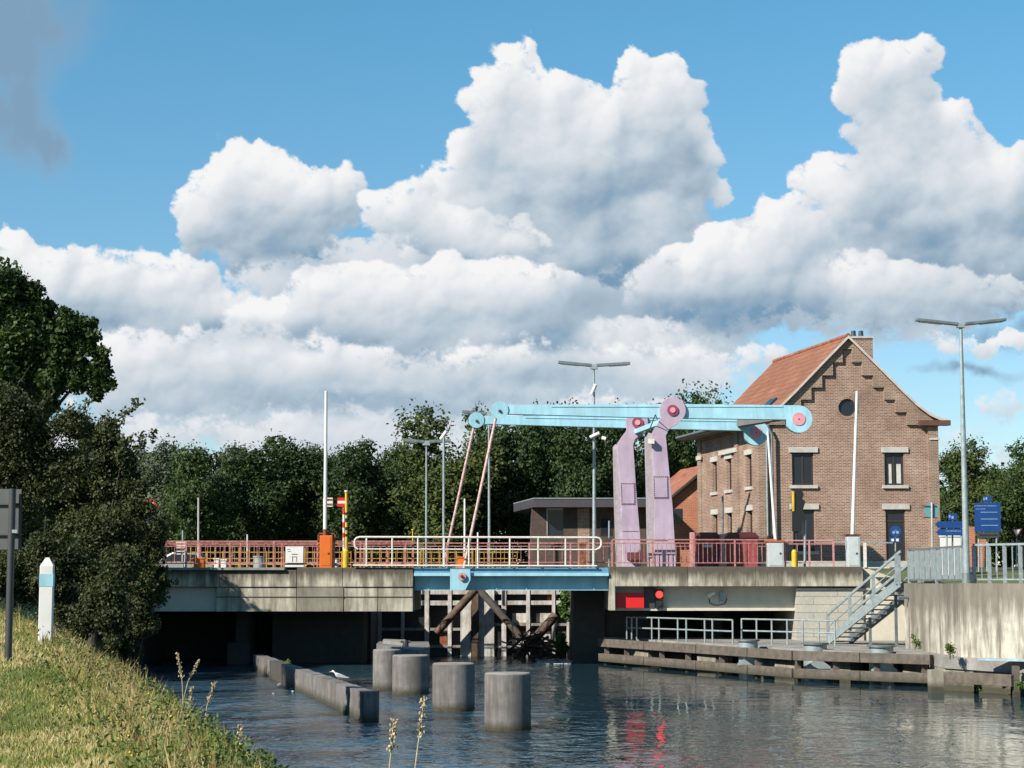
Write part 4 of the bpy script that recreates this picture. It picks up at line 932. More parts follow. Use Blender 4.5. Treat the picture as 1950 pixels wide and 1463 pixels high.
f = MB(); f.prism([H(a, .30, z) for a, z in outline[:]], H(0,.05,0)-H(0,0,0)); part('dark_room', f, M['black'], house)
f = MB(); hx(f, fr, -.03, HW+.03, ZG-.1, hz(1068.5), -.06, -.021); part('plinth', f, M['stone'], house)
def window(name_, Pt, u0, u1, z0, z1, d, curtain=False, lint=True, sill=True, mull=True, lz=None, transom=None, proud=-.03):
    w_ = .07; f = MB()
    for a, b, c, e in ((u0,u0+w_,z0,z1),(u1-w_,u1,z0,z1),(u0+w_,u1-w_,z0,z0+w_),(u0+w_,u1-w_,z1-w_,z1)): hx(f, Pt, a, b, c, e, d, d+.06)
    um = (u0+u1)/2
    if mull: hx(f, Pt, um-.045, um+.045, z0+w_, z1-w_, d+.001, d+.059)
    if transom: hx(f, Pt, u0+w_, u1-w_, transom-.04, transom+.04, d+.002, d+.058)
    o = part(name_, f, M['frame'], house)
    f = MB(); hx(f, Pt, u0+w_*.5, u1-w_*.5, z0+w_*.5, z1-w_*.5, d+.03, d+.04); part('pane', f, M['glass'], o)
    if curtain:
        for a, b in ((u0+.24, um-.1), (um+.14, u1-.12)): f = MB(); hx(f, Pt, a, b, z0+.09, z1-.55, d+.018, d+.026); part('curtain', f, M['curtain'], o)
    if lint: f = MB(); hx(f, Pt, u0-.15*lint, u1+.19*lint, z1, z1+.26, proud, .12); part('lintel', f, M['stone'], o)
    if sill: f = MB(); hx(f, Pt, u0-.13, u1+.15, z0-.15, z0, proud-.03, .14); part('sill', f, M['stone'], o)
for i, (a, b, c, d) in enumerate(wins):
    if i == 3: window('front_door', fr, ha(a), ha(b), hz(d), hz(c), .22, mull=False, sill=False, transom=hz(992), proud=.05)
    else: window('window', fr, ha(a), ha(b), hz(d), hz(c), .22, curtain=(i == 1), proud=.05)
f = MB(); n = 28; ring = [(rc[0]+rr*math.cos(2*math.pi*k/n), rc[1]+rr*math.sin(2*math.pi*k/n)) for k in range(n)]; ring2 = [(rc[0]+rr*.86*math.cos(2*math.pi*k/n), rc[1]+rr*.86*math.sin(2*math.pi*k/n)) for k in range(n)]
f.prism([H(a,.2,z) for a, z in ring], H(0,.05,0)-H(0,0,0), [[H(a,.2,z) for a, z in ring2]]); o = part('round_window', f, M['frame'], house)
f = MB(); f.prism([H(a,.23,z) for a, z in ring2], H(0,.01,0)-H(0,0,0)); part('pane', f, M['glass'], o)
ring3 = [(rc[0]+rr*1.28*math.cos(2*math.pi*k/n), rc[1]+rr*1.28*math.sin(2*math.pi*k/n)) for k in range(n)]
f = MB(); f.prism([H(a,.115,z) for a, z in ring3], H(0,.03,0)-H(0,0,0), [[H(a,.115,z) for a, z in ring]]); part('brick_ring', f, M['brick_trim'], o)
# left side wall
def b_of(px):
    k = (px-975)/F/CP*1.0
    lo, hi = -1, 14
    for _ in range(40):
        m_ = (lo+hi)/2; q_ = H(0, m_, 0)
        if X(px, q_.y) < q_.x: lo = m_
        else: hi = m_
    return lo
ze = zroof(ac)-.10
sb = [b_of(1428), b_of(1389.5), b_of(1362)]; sh = []
for b_ in sb:
    for c, d in ((861.5,924),(970,1045)): sh.append((b_-.42, b_+.42, hz(d), hz(c)))
f = MB(); f.prism([H(.02,.4,ZG), H(.02,HL,ZG), H(.02,HL,ze), H(.02,.4,ze)], H(.32,0,0)-H(.02,0,0), [[H(.02,a,c), H(.02,b,c), H(.02,b,d), H(.02,a,d)] for a, b, c, d in sh]); part('side_wall', f, M['brick'], house)
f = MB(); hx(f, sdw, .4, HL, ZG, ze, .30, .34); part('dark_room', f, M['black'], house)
for a, b, c, d in sh: window('window', sdw, a, b, c, d, .20, mull=True)
for a, b in ((.001,.55),(b_of(1407)-.25, b_of(1407)+.25),(HL-.5, HL)):
    f = MB(); hx(f, sdw, a, b, ZG, ze-.35, -.08, .019); part('pilaster', f, M['brick_trim'], house)
f = MB(); hx(f, sdw, .001, HL, ze-.349, ze, -.08, .019); part('cornice_band', f, M['brick_trim'], house)
for a, b in ((b_of(1409), b_of(1376)), (HL-.75, HL+.05)): f = MB(); hx(f, sdw, a, b, hz(852), hz(843), -.14, -.081); part('stone_capital', f, M['stone'], house)
f = MB(); hx(f, fr, HW-.42, HW+.06, hz(838), hz(834), -.08, -.021); part('stone_capital', f, M['stone'], house)
f = MB(); hx(f, sdw, .4, HL, ZG, ZG+4.8, HW-.3, HW-.01); part('side_wall', f, M['brick'], house)
f = MB(); hx(f, sdw, .4, HL, ZG+4.801, ze, HW-.3, HW-.01); part('side_wall', f, M['brick'], house)
f = MB(); f.prism([H(a, HL, z) for a, z in outline], H(0,.3,0)-H(0,0,0)); part('rear_wall', f, M['brick'], house)
# roof
B0, BL = -.20, HL+.55
prof = [(ac-d, z) for d, z in ver[::-1]] + [(ac+d, z) for d, z in ver[1:]]; low = [(a, z-.09) for a, z in prof[::-1]]
f = MB(); f.prism([H(a, B0, z) for a, z in prof+low], H(0,BL,0)-H(0,B0,0)); roof = part('roof', f, M['tile_rows'] if 'tile_rows' in M else M['tile'], house)
f = MB(); f.cyl(H(ac, B0-.02, ver[0][1]), H(ac, BL+.02, ver[0][1]), .11, n=10); part('ridge_tiles', f, M['tile'], roof, smooth=True)
f = MB(); f.prism([H(a, B0-.03, z+.004) for a, z in prof+[(a, z-.14) for a, z in prof[::-1]]], H(0,.029,0)-H(0,0,0)); part('verge', f, M['verge'] if 'verge' in M else M['stone'], roof)
for s0, s1 in ((-.95,.9),(HW-.95,HW+.52)):
    f = MB(); hx(f, fr, s0, s1 if s0 > 0 else .05, hz(811), hz(800)-.03, B0-.05 if s0 > 0 else B0, .12 if s0 > 0 else .12); part('eaves_return', f, M['wood_brown'] if s0 > 0 else M['soffit'], roof)
f = MB(); hx(f, fr, -.98, 0.0-.09, hz(808), hz(800)-.05, .13, BL); part('eaves_box', f, M['soffit'], roof)
f = MB(); hx(f, fr, HW+.02, HW+.52, hz(808), hz(800)-.05, .13, BL); part('eaves_box', f, M['wood_brown'], roof)
f = MB(); f.cyl(H(-1.02,B0,hz(803)), H(-1.02,BL,hz(803)), .07, n=8); part('gutter', f, M['galv_dark'], roof, smooth=True)
# chimney
ch = MB(); hx(ch, fr, ha(1636), ha(1679), hz(760), hz(642), .5, 1.2); c_ = part('chimney', ch, M['brick'], roof)
f = MB(); hx(f, fr, ha(1636)-.04, ha(1679)+.04, hz(642)+.002, hz(638), .44, 1.26); part('chimney_cap', f, M['stone'], c_)
# roof window, downpipe
f = MB(); f.hexa([H(ac-3.25,1.6,zroof(3.25)+.0), H(ac-2.85,1.6,zroof(2.85)+.0), H(ac-2.85,2.6,zroof(2.85)), H(ac-3.25,2.6,zroof(3.25))], [H(ac-3.3,1.6,zroof(3.25)+.09), H(ac-2.9,1.6,zroof(2.85)+.09), H(ac-2.9,2.6,zroof(2.85)+.09), H(ac-3.3,2.6,zroof(3.25)+.09)]); part('roof_window', f, M['glass'], roof)
f = MB(); f.tube([H(.35,-.16,hz(812)), H(.55,-.14,hz(828)), H(.55,-.14,ZG+.1)], .065, 8); part('downpipe', f, M['galv_dark'], house, smooth=True)
f = MB(); f.tube([H(.30,-.10,hz(824)), H(.30,-.10,hz(900)), H(.30,-.10,ZG+.1)], .04, 8); part('downpipe', f, M['galv'], house, smooth=True)
for k, (px) in enumerate((1641,1655)):
    pass
for px in (1642,1656.5):
    f = MB(); c = H(ha(px+5), .85, hz(638)+.01); f.cyl(c, c+Vector((0,0,.30)), .13, .11, 12); tag(part('chimney_pot', f, M['darkgrey'], c_, smooth=True))

# ------------------------------------------------------------------ flat-roofed service building and brick outbuilding
sv = thing('service_building', 'low dark building with a wide flat overhanging roof behind the drawbridge', 'building', (X(1160,100),101,4.0))
Yb = 100; zb = 3.9
f = MB(); f.prism([P(978,958,108)*1.0, P(1017,951.5,99), P(1325,951.5,99), P(1325,951.5,108)], (0,0,-.42)); 
f = MB(); zt = Z(950,99); f.prism([(X(978,106),106,zt),(X(1017,99),99,zt),(X(1266,99),99,zt),(X(1258,106),110,zt),(X(978,106)+.5,110,zt)], (0,0,-.45)); part('flat_roof', f, M['darkroof'], sv)
f = MB(); f.prism([(X(978,106)-.01,105.98,zt+.002),(X(1017,99)-.01,98.97,zt+.002),(X(1266,99),98.97,zt+.002),(X(1266,99),99.3,zt+.002),(X(1017,99)+.1,99.3,zt+.002),(X(978,106)+.1,106.2,zt+.002)], (0,0,.05)); part('roof_edge', f, M['galv'], sv)
wl = lambda u, z, d: Vector((u, 100+d, z))
zr = zt-.46
for a, b, m_ in ((1012,1041,'brick_dark'),(1073,1100,'brick_dark'),(1100,1123,'brick'),(1123,1258,'brick_dark')):
    f = MB(); hx(f, wl, X(a,100)+.005, X(b,100)-.005, zb, zr, 0, 8); part('wall', f, M[m_], sv)
f = MB(); hx(f, wl, X(1041,100), X(1073,100), zb, Z(1020,100), 0.01, 7); part('low_wall', f, M['brick_dark'], sv)
f = MB(); hx(f, wl, X(1041,100), X(1043,100), Z(1020,100), zr, 0.0, .1); hx(f, wl, X(1043,100), X(1073,100), zr-.12, zr, 0.0, .1); o = part('window', f, M['galv'], sv)
f = MB(); hx(f, wl, X(1043,100), X(1073,100), Z(1020,100), zr-.12, .08, .1); part('pane', f, M['glass'], o)
f = MB(); hx(f, wl, X(1143,100), X(1166,100), Z(1020,100), Z(985,100), -.03, -.002); o = part('window', f, M['frame'], sv)
f = MB(); hx(f, wl, X(1145,100), X(1164,100), Z(1018,100), Z(987,100), -.036, -.031); part('pane', f, M['glass'], o)
ob = thing('brick_outbuilding', 'small orange-red brick outbuilding with a tiled roof behind the house', 'outbuilding', (X(1320,101),102,4.0))
def O(a, b, z): return Vector((X(1276,101)+a-.19*b, 101+b, z))
wv_ = 4.2; oz = Z(951,101); oa = Z(903,101)+.35
prf = [(0, 3.9), (wv_, 3.9), (wv_, oz), (wv_/2, oa), (0, oz)]
f = MB(); wq = [(X(1281,101)-X(1276,101), Z(998,101)), (X(1300,101)-X(1276,101), Z(998,101)), (X(1300,101)-X(1276,101), Z(969,101)), (X(1281,101)-X(1276,101), Z(969,101))]
f.prism([O(a,0,z) for a, z in prf], O(0,5,0)-O(0,0,0)); part('wall', f, M['brick_orange'], ob)
f = MB(); f.prism([O(a,-.03,z) for a, z in wq], (0,.028,0)); o = part('window', f, M['frame'], ob)
f = MB(); f.prism([O(a*.92+.03,-.045,z*.985+.10) for a, z in wq], (0,.012,0)); part('pane', f, M['glass'], o)
rp_ = [(-.35, oz-.25), (wv_/2, oa+.05), (wv_+.35, oz-.25), (wv_+.35, oz-.12), (wv_/2, oa+.20), (-.35, oz-.12)]
f = MB(); f.prism([O(a,-.3,z) for a, z in rp_], O(0,5.5,0)-O(0,0,0)); part('roof', f, M['tile'], ob)
f = MB(); f.prism([O(a,-.34,z-.02) for a, z in rp_], O(0,.035,0)-O(0,0,0)); part('barge_board', f, M['darkgrey'], ob)

# ------------------------------------------------------------------ lamp posts and poles
def lamp(label, base, top, Y, zb, arms, r0, r1, cams=(), grp='double-armed street lamps'):
    t = thing('street_lamp', label, 'street lamp', (X(base,Y), Y, zb), grp)
    p = Vector((X(base,Y), Y, zb)); q = P(top[0], top[1], Y)
    f = MB(); f.cyl(p, q, r0, r1, 14); part('pole', f, M['galv'], t, smooth=True)
    f = MB(); f.cyl(p, p+Vector((0,0,.35)), r0*1.5, r0*1.35, 14); part('pole_base', f, M['galv_dark'], t, smooth=True)
    f = MB(); c = q+Vector((0,0,.04)); s = Y/F; f.box(c.x-7*s, c.x+7*s, Y-.10, Y+.10, c.z-5*s, c.z+4*s); part('head_bracket', f, M['galv'], t, bevel=.01)
    for (xa, ya, xb, yb) in arms:
        f = MB(); a, b = P(xa, ya, Y), P(xb, yb, Y); f.bar(a, b, .24, 5.5*s); h = part('lamp_head', f, M['galv_dark'], t, bevel=.015)
        f = MB(); d = (b-a); f.bar(a+d*.08-Vector((0,0,3.2*s)), a+d*.62-Vector((0,0,3.2*s)), .18, .03); part('lens', f, M['grey'], h)
    return t
def camera_box(label, px, py, Y, sc=1.0, d=(1,-.3,.5), two=False):
    t = thing('security_camera', label, 'camera', tuple(P(px,py,Y)))
    c = P(px, py, Y); dv_ = Vector(d).normalized()*.24*sc
    f = MB(); f.cyl(c-dv_, c+dv_, .085*sc, .085*sc, 10); part('housing', f, M['white'], t, smooth=True)
    f = MB(); f.bar(c-dv_*.2, c-dv_*.2-Vector((0,-.12,.22)), .05, .05); part('bracket', f, M['white'], t)
    if two: f = MB(); f.cyl(c+Vector((.32,.0,-.12)), c+Vector((.5,-.05,-.18)), .09, .09, 10); part('floodlight', f, M['white'], t, smooth=True)
    return t
lamp('tall double-armed street lamp standing on the retaining wall at the right', 1841, (1829.5,622), 59.95, ZW, [(1744,609,1823,617.5),(1915,609,1836,617.5)], .115, .055)
lamp('double-armed lamp with cameras on its pole, in front of the dark service building', 1132, (1131,700), 84.5, ZD-.1, [(1063,690,1126,696),(1200,692,1136,696)], .10, .045)
lamp('double-armed street lamp behind the bridge, second from the left', 812, (812,845), 100, 3.5, [(768,838,808,841.5),(858,839,817,841.5)], .075, .045)
lamp('smallest and farthest double-armed street lamp, behind the slanting rods', 877, (877,903), 126, 3.5, [(841,898,873,900),(914,899,881,900)], .10, .06)
lamp('street lamp whose left arm shows beside the small round end of the balance beam', 932, (931,790), 92, 3.5, [(880,784,926,788),(975,785,937,788)], .08, .045)
camera_box('white camera high on the lamp pole above the balance beam', 1131, 741, 84.3, 1.0, (.4,-.3,.9))
camera_box('white camera and floodlight on the lamp pole below the balance beam', 1133, 829, 84.3, 1.0, (1,-.3,.45), True)
camera_box('white camera on top of the thin grey pole among the trees', 845, 829, 95, 1.1, (.6,-.3,.8))
def pole(label, px, y0, Y, zb, m_, r=.05, x1=None, grp='thin poles beyond the bridge', cap=False):
    t = thing('pole', label, 'pole', (X(px,Y), Y, zb), grp)
    f = MB(); f.cyl((X(px,Y), Y, zb), P(x1 or px, y0, Y), r, r*.8, 10); part('shaft', f, m_, t, smooth=True)
    if cap: f = MB(); c = P(px, y0, Y); f.cyl(c, c+Vector((0,0,.06)), r*1.6, n=10); part('cap', f, m_, t)
    return t
pole('thin grey camera pole between the two lamps in front of the trees', 845, 833, 95, 3.5, M['galv'], .075)
pole('short pale pole just right of the farthest lamp', 885, 950, 90, 3.5, M['white'], .06)
pole('thin pale pole standing behind the left end of the railing', 378, 948, 88, 3.5, M['stone'], .055)
pole('very short white pole top above the railing left of the white board', 471, 1018, 88, 3.5, M['white'], .04)
pole('short grey pole top behind the striped board at the left', 348, 1010, 88, 3.5, M['galv'], .05)
pole('small yellow-topped stick behind the cream railing', 786, 1010, 88, 3.5, M['yellow'], .035, cap=True)
pole('short white post top behind the cream railing, right of the pink rods', 910, 1014, 86, 3.5, M['white'], .05)
pole('grey pole with a rusty top between the two red cabinets', 1376, 945, 82.0, ZD, M['galv_dark'], .06)
pole('short light pole in front of the service building wall', 1160, 992, 88, 3.9, M['galv'], .05)
# striped post, bollards
t = thing('striped_post', 'yellow and black striped post on the bridge right of the orange cabinet', 'post', (X(659.5,76.12),76.12,ZD))
f = MB(); f.cyl((X(659.5,76.12),76.12,ZD), P(659.5,937,76.12), .055, n=10); s_ = part('shaft', f, M['yellow'], t, smooth=True)
for a, b in ((976,981),(987,995),(1004,1010),(1017,1022)): f = MB(); f.cyl(P(659.5,a,76.12), P(659.5,b,76.12), .059, n=10); part('black_band', f, M['black'], s_, smooth=True)
f = MB(); f.cyl(P(659.5,937,76.12), P(659.5,934,76.12), .08, n=10); part('cap', f, M['white'], t)
def bollard(label, px, y0, Y, r, m_):
    t = thing('bollard', label, 'bollard', (X(px,Y),Y,ZD), 'yellow bollards on the bridge')
    f = MB(); z = Z(y0,Y); f.cyl((X(px,Y),Y,ZD), (X(px,Y),Y,z-.1), r, n=16); part('body', f, m_, t, smooth=True)
    f = MB(); f.cyl((X(px,Y),Y,z-.099), (X(px,Y),Y,z), r*.98, r*.55, 16); part('cap', f, m_, t, smooth=True)
bollard('yellow bollard at the foot of the striped post', 658, 1045, 76.12, .125, M['yellow'])
bollard('yellow bollard below the traffic light near the grey cabinet', 1513.5, 1047, 76.12, .12, M['yellow'])
# red and white plates on a striped pole
def plate(name, label, px0, px1, y0, y1, Y, m_, stripe=None, cat='sign', grp=None, sm=None, th=.03):
    t = thing(name, label, cat, tuple(P((px0+px1)/2, y1, Y)), grp)
    f = MB(); bxp(f, px0, px1, y0, y1, Y, th); part('face', f, m_, t)
    if stripe:
        for a, b in stripe: f = MB(); bxp(f, px0+.6, px1-.6, a, b, Y-.006, .005); part('stripe', f, sm or M['red'], t)
    return t
plate('sign_plate', 'small red and white striped plate just right of the white barrier boom', 614, 632, 948, 965, 84, M['white'], [(950,954),(959,963)], sm=M['rust'], grp='red and white plates')
t = plate('sign_plate', 'small red plate with a white bar left of the striped yellow post', 641, 656, 948, 965, 84, M['red'], [(954,959)], sm=M['white'], grp='red and white plates')
f = MB(); f.cyl((X(654.5,84.1),84.1,ZD), P(654.5,965,84.1), .05, n=8); o = part('pole', f, M['white'], t, smooth=True)
for a, b in ((968,980),(995,1005),(1015,1024)): f = MB(); f.cyl(P(654.5,a,84.1), P(654.5,b,84.1), .054, n=8); part('red_band', f, M['red'], o, smooth=True)
f = MB(); f.cyl((X(617,84.1),84.1,ZD), P(617,950,84.1), .04, n=8); tag(part('pole', f, M['galv']), 'thin pole carrying the striped plate beside the white barrier boom', 'pole')
# white electrical board with fine marks
t = thing('notice_board', 'white board with fine dark lines fixed to the red railing', 'board', (X(560,76.1),76.1,ZD))
f = MB(); bxp(f, 543, 577, 1041, 1072, 76.12, .06); b_ = part('panel', f, M['white'], t)
for (a, c, b, d) in ((555,1055,566,1056.3),(556,1060,557,1070),(564,1060,565,1070),(556,1060,565,1061),(546,1046,552,1046.8),(547,1050,553,1050.8)): f = MB(); bxp(f, a, b, c, d, 76.112, .006); part('line', f, M['darkgrey'], b_)
f = MB(); bxp(f, 542, 578, 1076, 1080, 76.12, .06); part('foot', f, M['white'], t)
# boxes along the deck seen through the railing
def deckbox(name, label, px0, px1, y0, Y, m_, cat, lid=None, rnd=False, grp=None, zb=None):
    zb = ZD if zb is None else zb
    t = thing(name, label, cat, (X((px0+px1)/2,Y),Y,zb), grp)
    f = MB()
    if rnd: f.cyl((X((px0+px1)/2,Y),Y,zb), (X((px0+px1)/2,Y),Y,Z(y0,Y)-.06), (X(px1,Y)-X(px0,Y))/2*.92, n=20)
    else: f.box(X(px0,Y), X(px1,Y), Y, Y+.4, zb, Z(y0,Y)-.06)
    part('body', f, m_, t, smooth=rnd, bevel=0 if rnd else .015)
    f = MB()
    if rnd: f.cyl((X((px0+px1)/2,Y),Y,Z(y0,Y)-.058), (X((px0+px1)/2,Y),Y,Z(y0,Y)), (X(px1,Y)-X(px0,Y))/2, n=20)
    else: f.box(X(px0,Y)-.03, X(px1,Y)+.03, Y-.03, Y+.43, Z(y0,Y)-.058, Z(y0,Y))
    part('lid', f, lid or m_, t)
deckbox('grit_box', 'orange box behind the left railing', 368, 388, 1062, 80, M['orange'], 'box')
deckbox('steel_drum', 'grey steel tank behind the left railing', 481, 506, 1059, 80, M['galv'], 'tank', rnd=True)
deckbox('utility_box', 'small pale pink box left of its white neighbour behind the railing', 407, 416, 1063, 79.5, M['cream'], 'box')
deckbox('utility_box', 'small white box behind the railing right of the pale pink one', 420, 430, 1065, 79.5, M['white'], 'box')
deckbox('bin', 'small white bin right of the orange barrier cabinet', 635, 645, 1066, 77.2, M['white'], 'bin', rnd=True)
deckbox('equipment_box', 'orange box behind the pink rods on the drawbridge', 871, 884, 1060, 81.8, M['orange'], 'box')
deckbox('utility_cabinet', 'low red steel cabinet on the far side of the leaf near the lavender towers', 1104, 1116, 1035, 82.0, M['red2'] if 'red2' in M else M['rust'], 'cabinet')
t = thing('striped_board', 'pink and white striped board behind the left end of the railing', 'board', (X(343,83),83,ZD))
f = MB(); bxp(f, 334, 353, 1032, 1056, 83.0, .04); b_ = part('panel', f, M['white'], t)
for k in range(4): f = MB(); bxp(f, 335.5, 351.5, 1034+k*5.6, 1036.6+k*5.6, 82.99, .009); part('stripe', f, M['pink'], b_)
f = MB(); bxp(f, 350.5, 353.5, 1030, 1082, 82.95, .04); part('post', f, M['white'], t)
# yellow construction barriers beyond the bridge
for i, (a, b, lab) in enumerate(((362,470,'yellow slatted barrier leftmost beyond the bridge'),(474,540,'yellow slatted barrier behind the grey tank'),(580,668,'yellow slatted barrier behind the orange cabinet'),(676,800,'yellow slatted barrier left of the pink rods'),(806,900,'yellow slatted barrier behind the pink rods'),(906,985,'yellow slatted barrier right of the pink rods'))):
    Y = 87+i*.6; t = thing('barrier_fence', lab, 'barrier', (X((a+b)/2,Y),Y,3.5), 'yellow barriers beyond the bridge')
    for yy in (1051,1063,1074): f = MB(); bxp(f, a, b, yy, yy+1.8, Y, .05); part('rail', f, M['dullyellow'], t)
    n = int((b-a)/15); f = MB()
    for k in range(n+1): xx = a+(b-a)*k/n; w_ = (1.1 if k % 2 else 2.2); bxp(f, xx-w_/2, xx+w_/2, 1050 if k % 3 else 1043, 1084, Y-.021, .02)
    f.box(X(a,Y), X(b,Y), Y-.03, Y-.022, Z(1064.5,Y), Z(1063.5,Y)); part('slats', f, M['dullyellow'], t)
    f = MB(); bxp(f, a, b, 1080, 1086, Y+.1, .4); part('base_block', f, M['conc_grey'], t)
# cars half hidden by the bushes
def car(label, px, Y, m_, zb=3.5, sgn=1):
    cx = X(px,Y); t = thing('parked_car', label, 'car', (cx, Y, zb), 'cars parked beyond the bridge')
    def sec(pts, y0, y1): return [Vector((cx+sgn*a, y0, zb+z)) for a, z in pts], Vector((0,y1-y0,0))
    body = [(-2.1,.35),(-2.15,.75),(-1.9,.92),(-.2,.98),(1.1,.92),(1.95,.80),(2.15,.6),(2.12,.32),(1.7,.25),(-1.7,.25)]
    f = MB(); p_, d = sec(body, Y-.85, Y+.85); f.prism(p_, d); b = part('body', f, m_, t, bevel=.06)
    cab = [(-1.75,.94),(-1.35,1.42),(.1,1.47),(1.05,.95)]
    f = MB(); p_, d = sec(cab, Y-.74, Y+.74); f.prism(p_, d); part('cabin', f, m_, t, bevel=.06)
    for q_ in ([(-1.45,.98),(-1.2,1.34),(-.45,1.38),(-.45,.99)],[(-.36,.99),(-.36,1.38),(.08,1.37),(.75,.98)]):
        f = MB(); p_, d = sec(q_, Y-.755, Y-.742); f.prism(p_, d); part('window', f, M['glass'], t)
    for a in (-1.35, 1.35):
        f = MB(); f.cyl((cx+sgn*a, Y-.88, zb+.32), (cx+sgn*a, Y-.66, zb+.32), .32, n=20); w_ = part('wheel', f, M['black'], t, smooth=True)
        f = MB(); f.cyl((cx+sgn*a, Y-.895, zb+.32), (cx+sgn*a, Y-.881, zb+.32), .18, n=14); part('rim', f, M['galv'], w_, smooth=True)
    for sx in (2.1,): f = MB(); f.ball((cx+sgn*sx, Y-.6, zb+.66), .1, 8); part('headlight', f, M['white'], t, smooth=True)
M['carpaint'] = mat('dark_car_paint', (.03,.035,.04), .2, var=.02); M['carsilver'] = mat('silver_car_paint', (.45,.47,.48), .3, metal=.4, var=.02)
car('silver parked car half hidden by the bushes behind the left railing', 335, 100, M['carsilver'], 3.55, -1)
car('dark parked car at the far left behind the silver one', 255, 108, M['carpaint'], 3.5)
# red equipment cabinets behind the right railing
M['cabred'] = mat('dusty_red_cabinet_paint', (.34,.07,.07), .6, var=.25, scale=4)
def shed(label, a, b, y0, arc):
    Y = 79.5; t = thing('equipment_cabinet', label, 'cabinet', (X((a+b)/2,Y),Y,ZD), 'red equipment cabinets on the bridge')
    f = MB(); f.box(X(a,Y), X(b,Y), Y, Y+1.6, ZD, Z(y0+10,Y)); c = part('body', f, M['cabred'], t, bevel=.02)
    f = MB(); f.prism(loop([(a-2,y0+10),(a+6,y0+1 if arc else y0),(b-6,y0+1 if arc else y0),(b+2,y0+10)], Y-.08), (0,1.75,0)); part('roof', f, M['maroon'], t)
    for x_ in (a+(b-a)*.33, a+(b-a)*.66): f = MB(); bxp(f, x_-.5, x_+.5, y0+13, 1076, Y-.012, .01); part('door_gap', f, M['maroon'], c)
    return t
s1 = shed('red equipment cabinet with a rounded maroon roof and a white label', 1327, 1371, 1013, True)
f = MB(); bxp(f, 1339, 1357, 1037.5, 1042.5, 79.47, .02); part('label_plate', f, M['white'], s1)
shed('red equipment cabinet with a flat maroon roof beside the barrier', 1383, 1444, 1014, False)
for (a, b, y0, lab) in ((1315,1325,1014,'pale pink post left of the red cabinets'),(1372,1381,1017,'pale pink post between the two red cabinets')):
    t = thing('pink_post', lab, 'post', (X((a+b)/2,79.2),79.2,ZD)); f = MB(); bxp(f, a, b, y0, 1083, 79.2, .25); part('shaft', f, M['pink'], t, bevel=.02)
    f = MB(); f.prism(loop([(a-4,1083),(b+4,1083),(b,1050),(a,1050)], 79.15), (0,.04,0)); part('gusset', f, M['pink'], t)
# traffic light seen from behind
Y = 76.9; t = thing('traffic_light', 'yellow and black traffic light before the left ground floor window of the house', 'traffic light', (X(1518,Y),Y,ZD))
f = MB(); bxp(f, 1511.5, 1515.2, 936, 974, Y, .25); h = part('housing', f, M['yellow'], t, bevel=.02)
f = MB(); f.prism(loop([(1515.6,931),(1527,933),(1531,942),(1528,950),(1534,955),(1531,965),(1529,972),(1533,980),(1529,992),(1525,1012),(1511,1012),(1511,975),(1515.6,975)], Y-.02), (0,.4,0)); part('visors', f, M['black'], t)
f = MB(); f.cyl((X(1517,Y+.1),Y+.1,ZD), P(1517,1012,Y+.1), .06, n=10); part('pole', f, M['black'], t, smooth=True)
f = MB(); f.cyl((X(1533,Y+.2),Y+.2,ZD), P(1533,990,Y+.2), .055, n=10); tag(part('pole', f, M['galv'], smooth=True), 'plain grey pole right of the traffic light', 'pole')

# ------------------------------------------------------------------ road signs at the right
def spole(t, px, y0, Y, zb, r=.035, m_=None): f = MB(); f.cyl((X(px,Y),Y+.05,zb), P(px,y0,Y+.05), r, n=10); part('pole', f, m_ or M['galv'], t, smooth=True)
Y = 68; t = thing('round_sign', 'grey back of a round road sign beside the house corner', 'sign', (X(1774,Y),Y,ZW), 'road signs at the right')
c = P(1774,972,Y); f = MB(); f.cyl(c+Vector((0,.03,0)), c, 14.3*Y/F, n=32); d_ = part('disc', f, M['cyansign'], t, smooth=True)
for yy in (964,986): f = MB(); bxp(f, 1761, 1787, yy-1, yy+1, Y-.03, .029); part('clamp_bar', f, M['signback'], d_)
f = MB(); f.cyl((X(1775,Y),Y-.06,ZW), P(1774.5,957,Y-.06), .035, n=10); part('pole', f, M['stone'], t, smooth=True)
def blueboard(label, boards, poles, Y, top=None, zb=ZW, marks=()):
    t = thing('direction_sign', label, 'sign', (X(poles[0],Y),Y,zb), 'road signs at the right')
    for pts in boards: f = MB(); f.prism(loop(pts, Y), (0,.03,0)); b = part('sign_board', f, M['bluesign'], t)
    for px in poles: spole(t, px, boards[0][0][1]+2, Y, zb)
    for (a, c, b2, d) in marks: f = MB(); bxp(f, a, b2, c, d, Y-.006, .005); part('lettering_stroke', f, M['paleblue'], t)
    return t
M['paleblue'] = mat('pale_blue_lettering', (.28,.42,.66), .5)
def strokes(x0, x1, y, h, n, seed):
    r = random.Random(seed); out = []; x = x0
    while x < x1: w_ = r.uniform(1.0, 2.6); out.append((x, y+r.uniform(0,.6), min(x+w_, x1), y+h)); x += w_+r.uniform(.7,1.6)
    return out
blueboard('pair of blue arrow-shaped direction signs left of the tall lamp', [[(1786,993),(1833,992.5),(1833,1005.5),(1786,1005.5),(1781,999)], [(1788,1007.5),(1834,1007),(1834,1020),(1788,1020),(1783,1014)]], [1803,1831], 70,
          marks=strokes(1803,1833,1010.5,1.8,9,1))
blueboard('small square blue sign above the arrow-shaped direction signs', [[(1806,978),(1823,978),(1823,991),(1806,991)]], [1814], 70.2, marks=[(1810,981,1813,986),(1815,983,1819,988)])
t = deckbox('white_box', 'white box below the blue arrow signs', 1796, 1834, 1019.5, 72, M['white'], 'cabinet', zb=ZW)
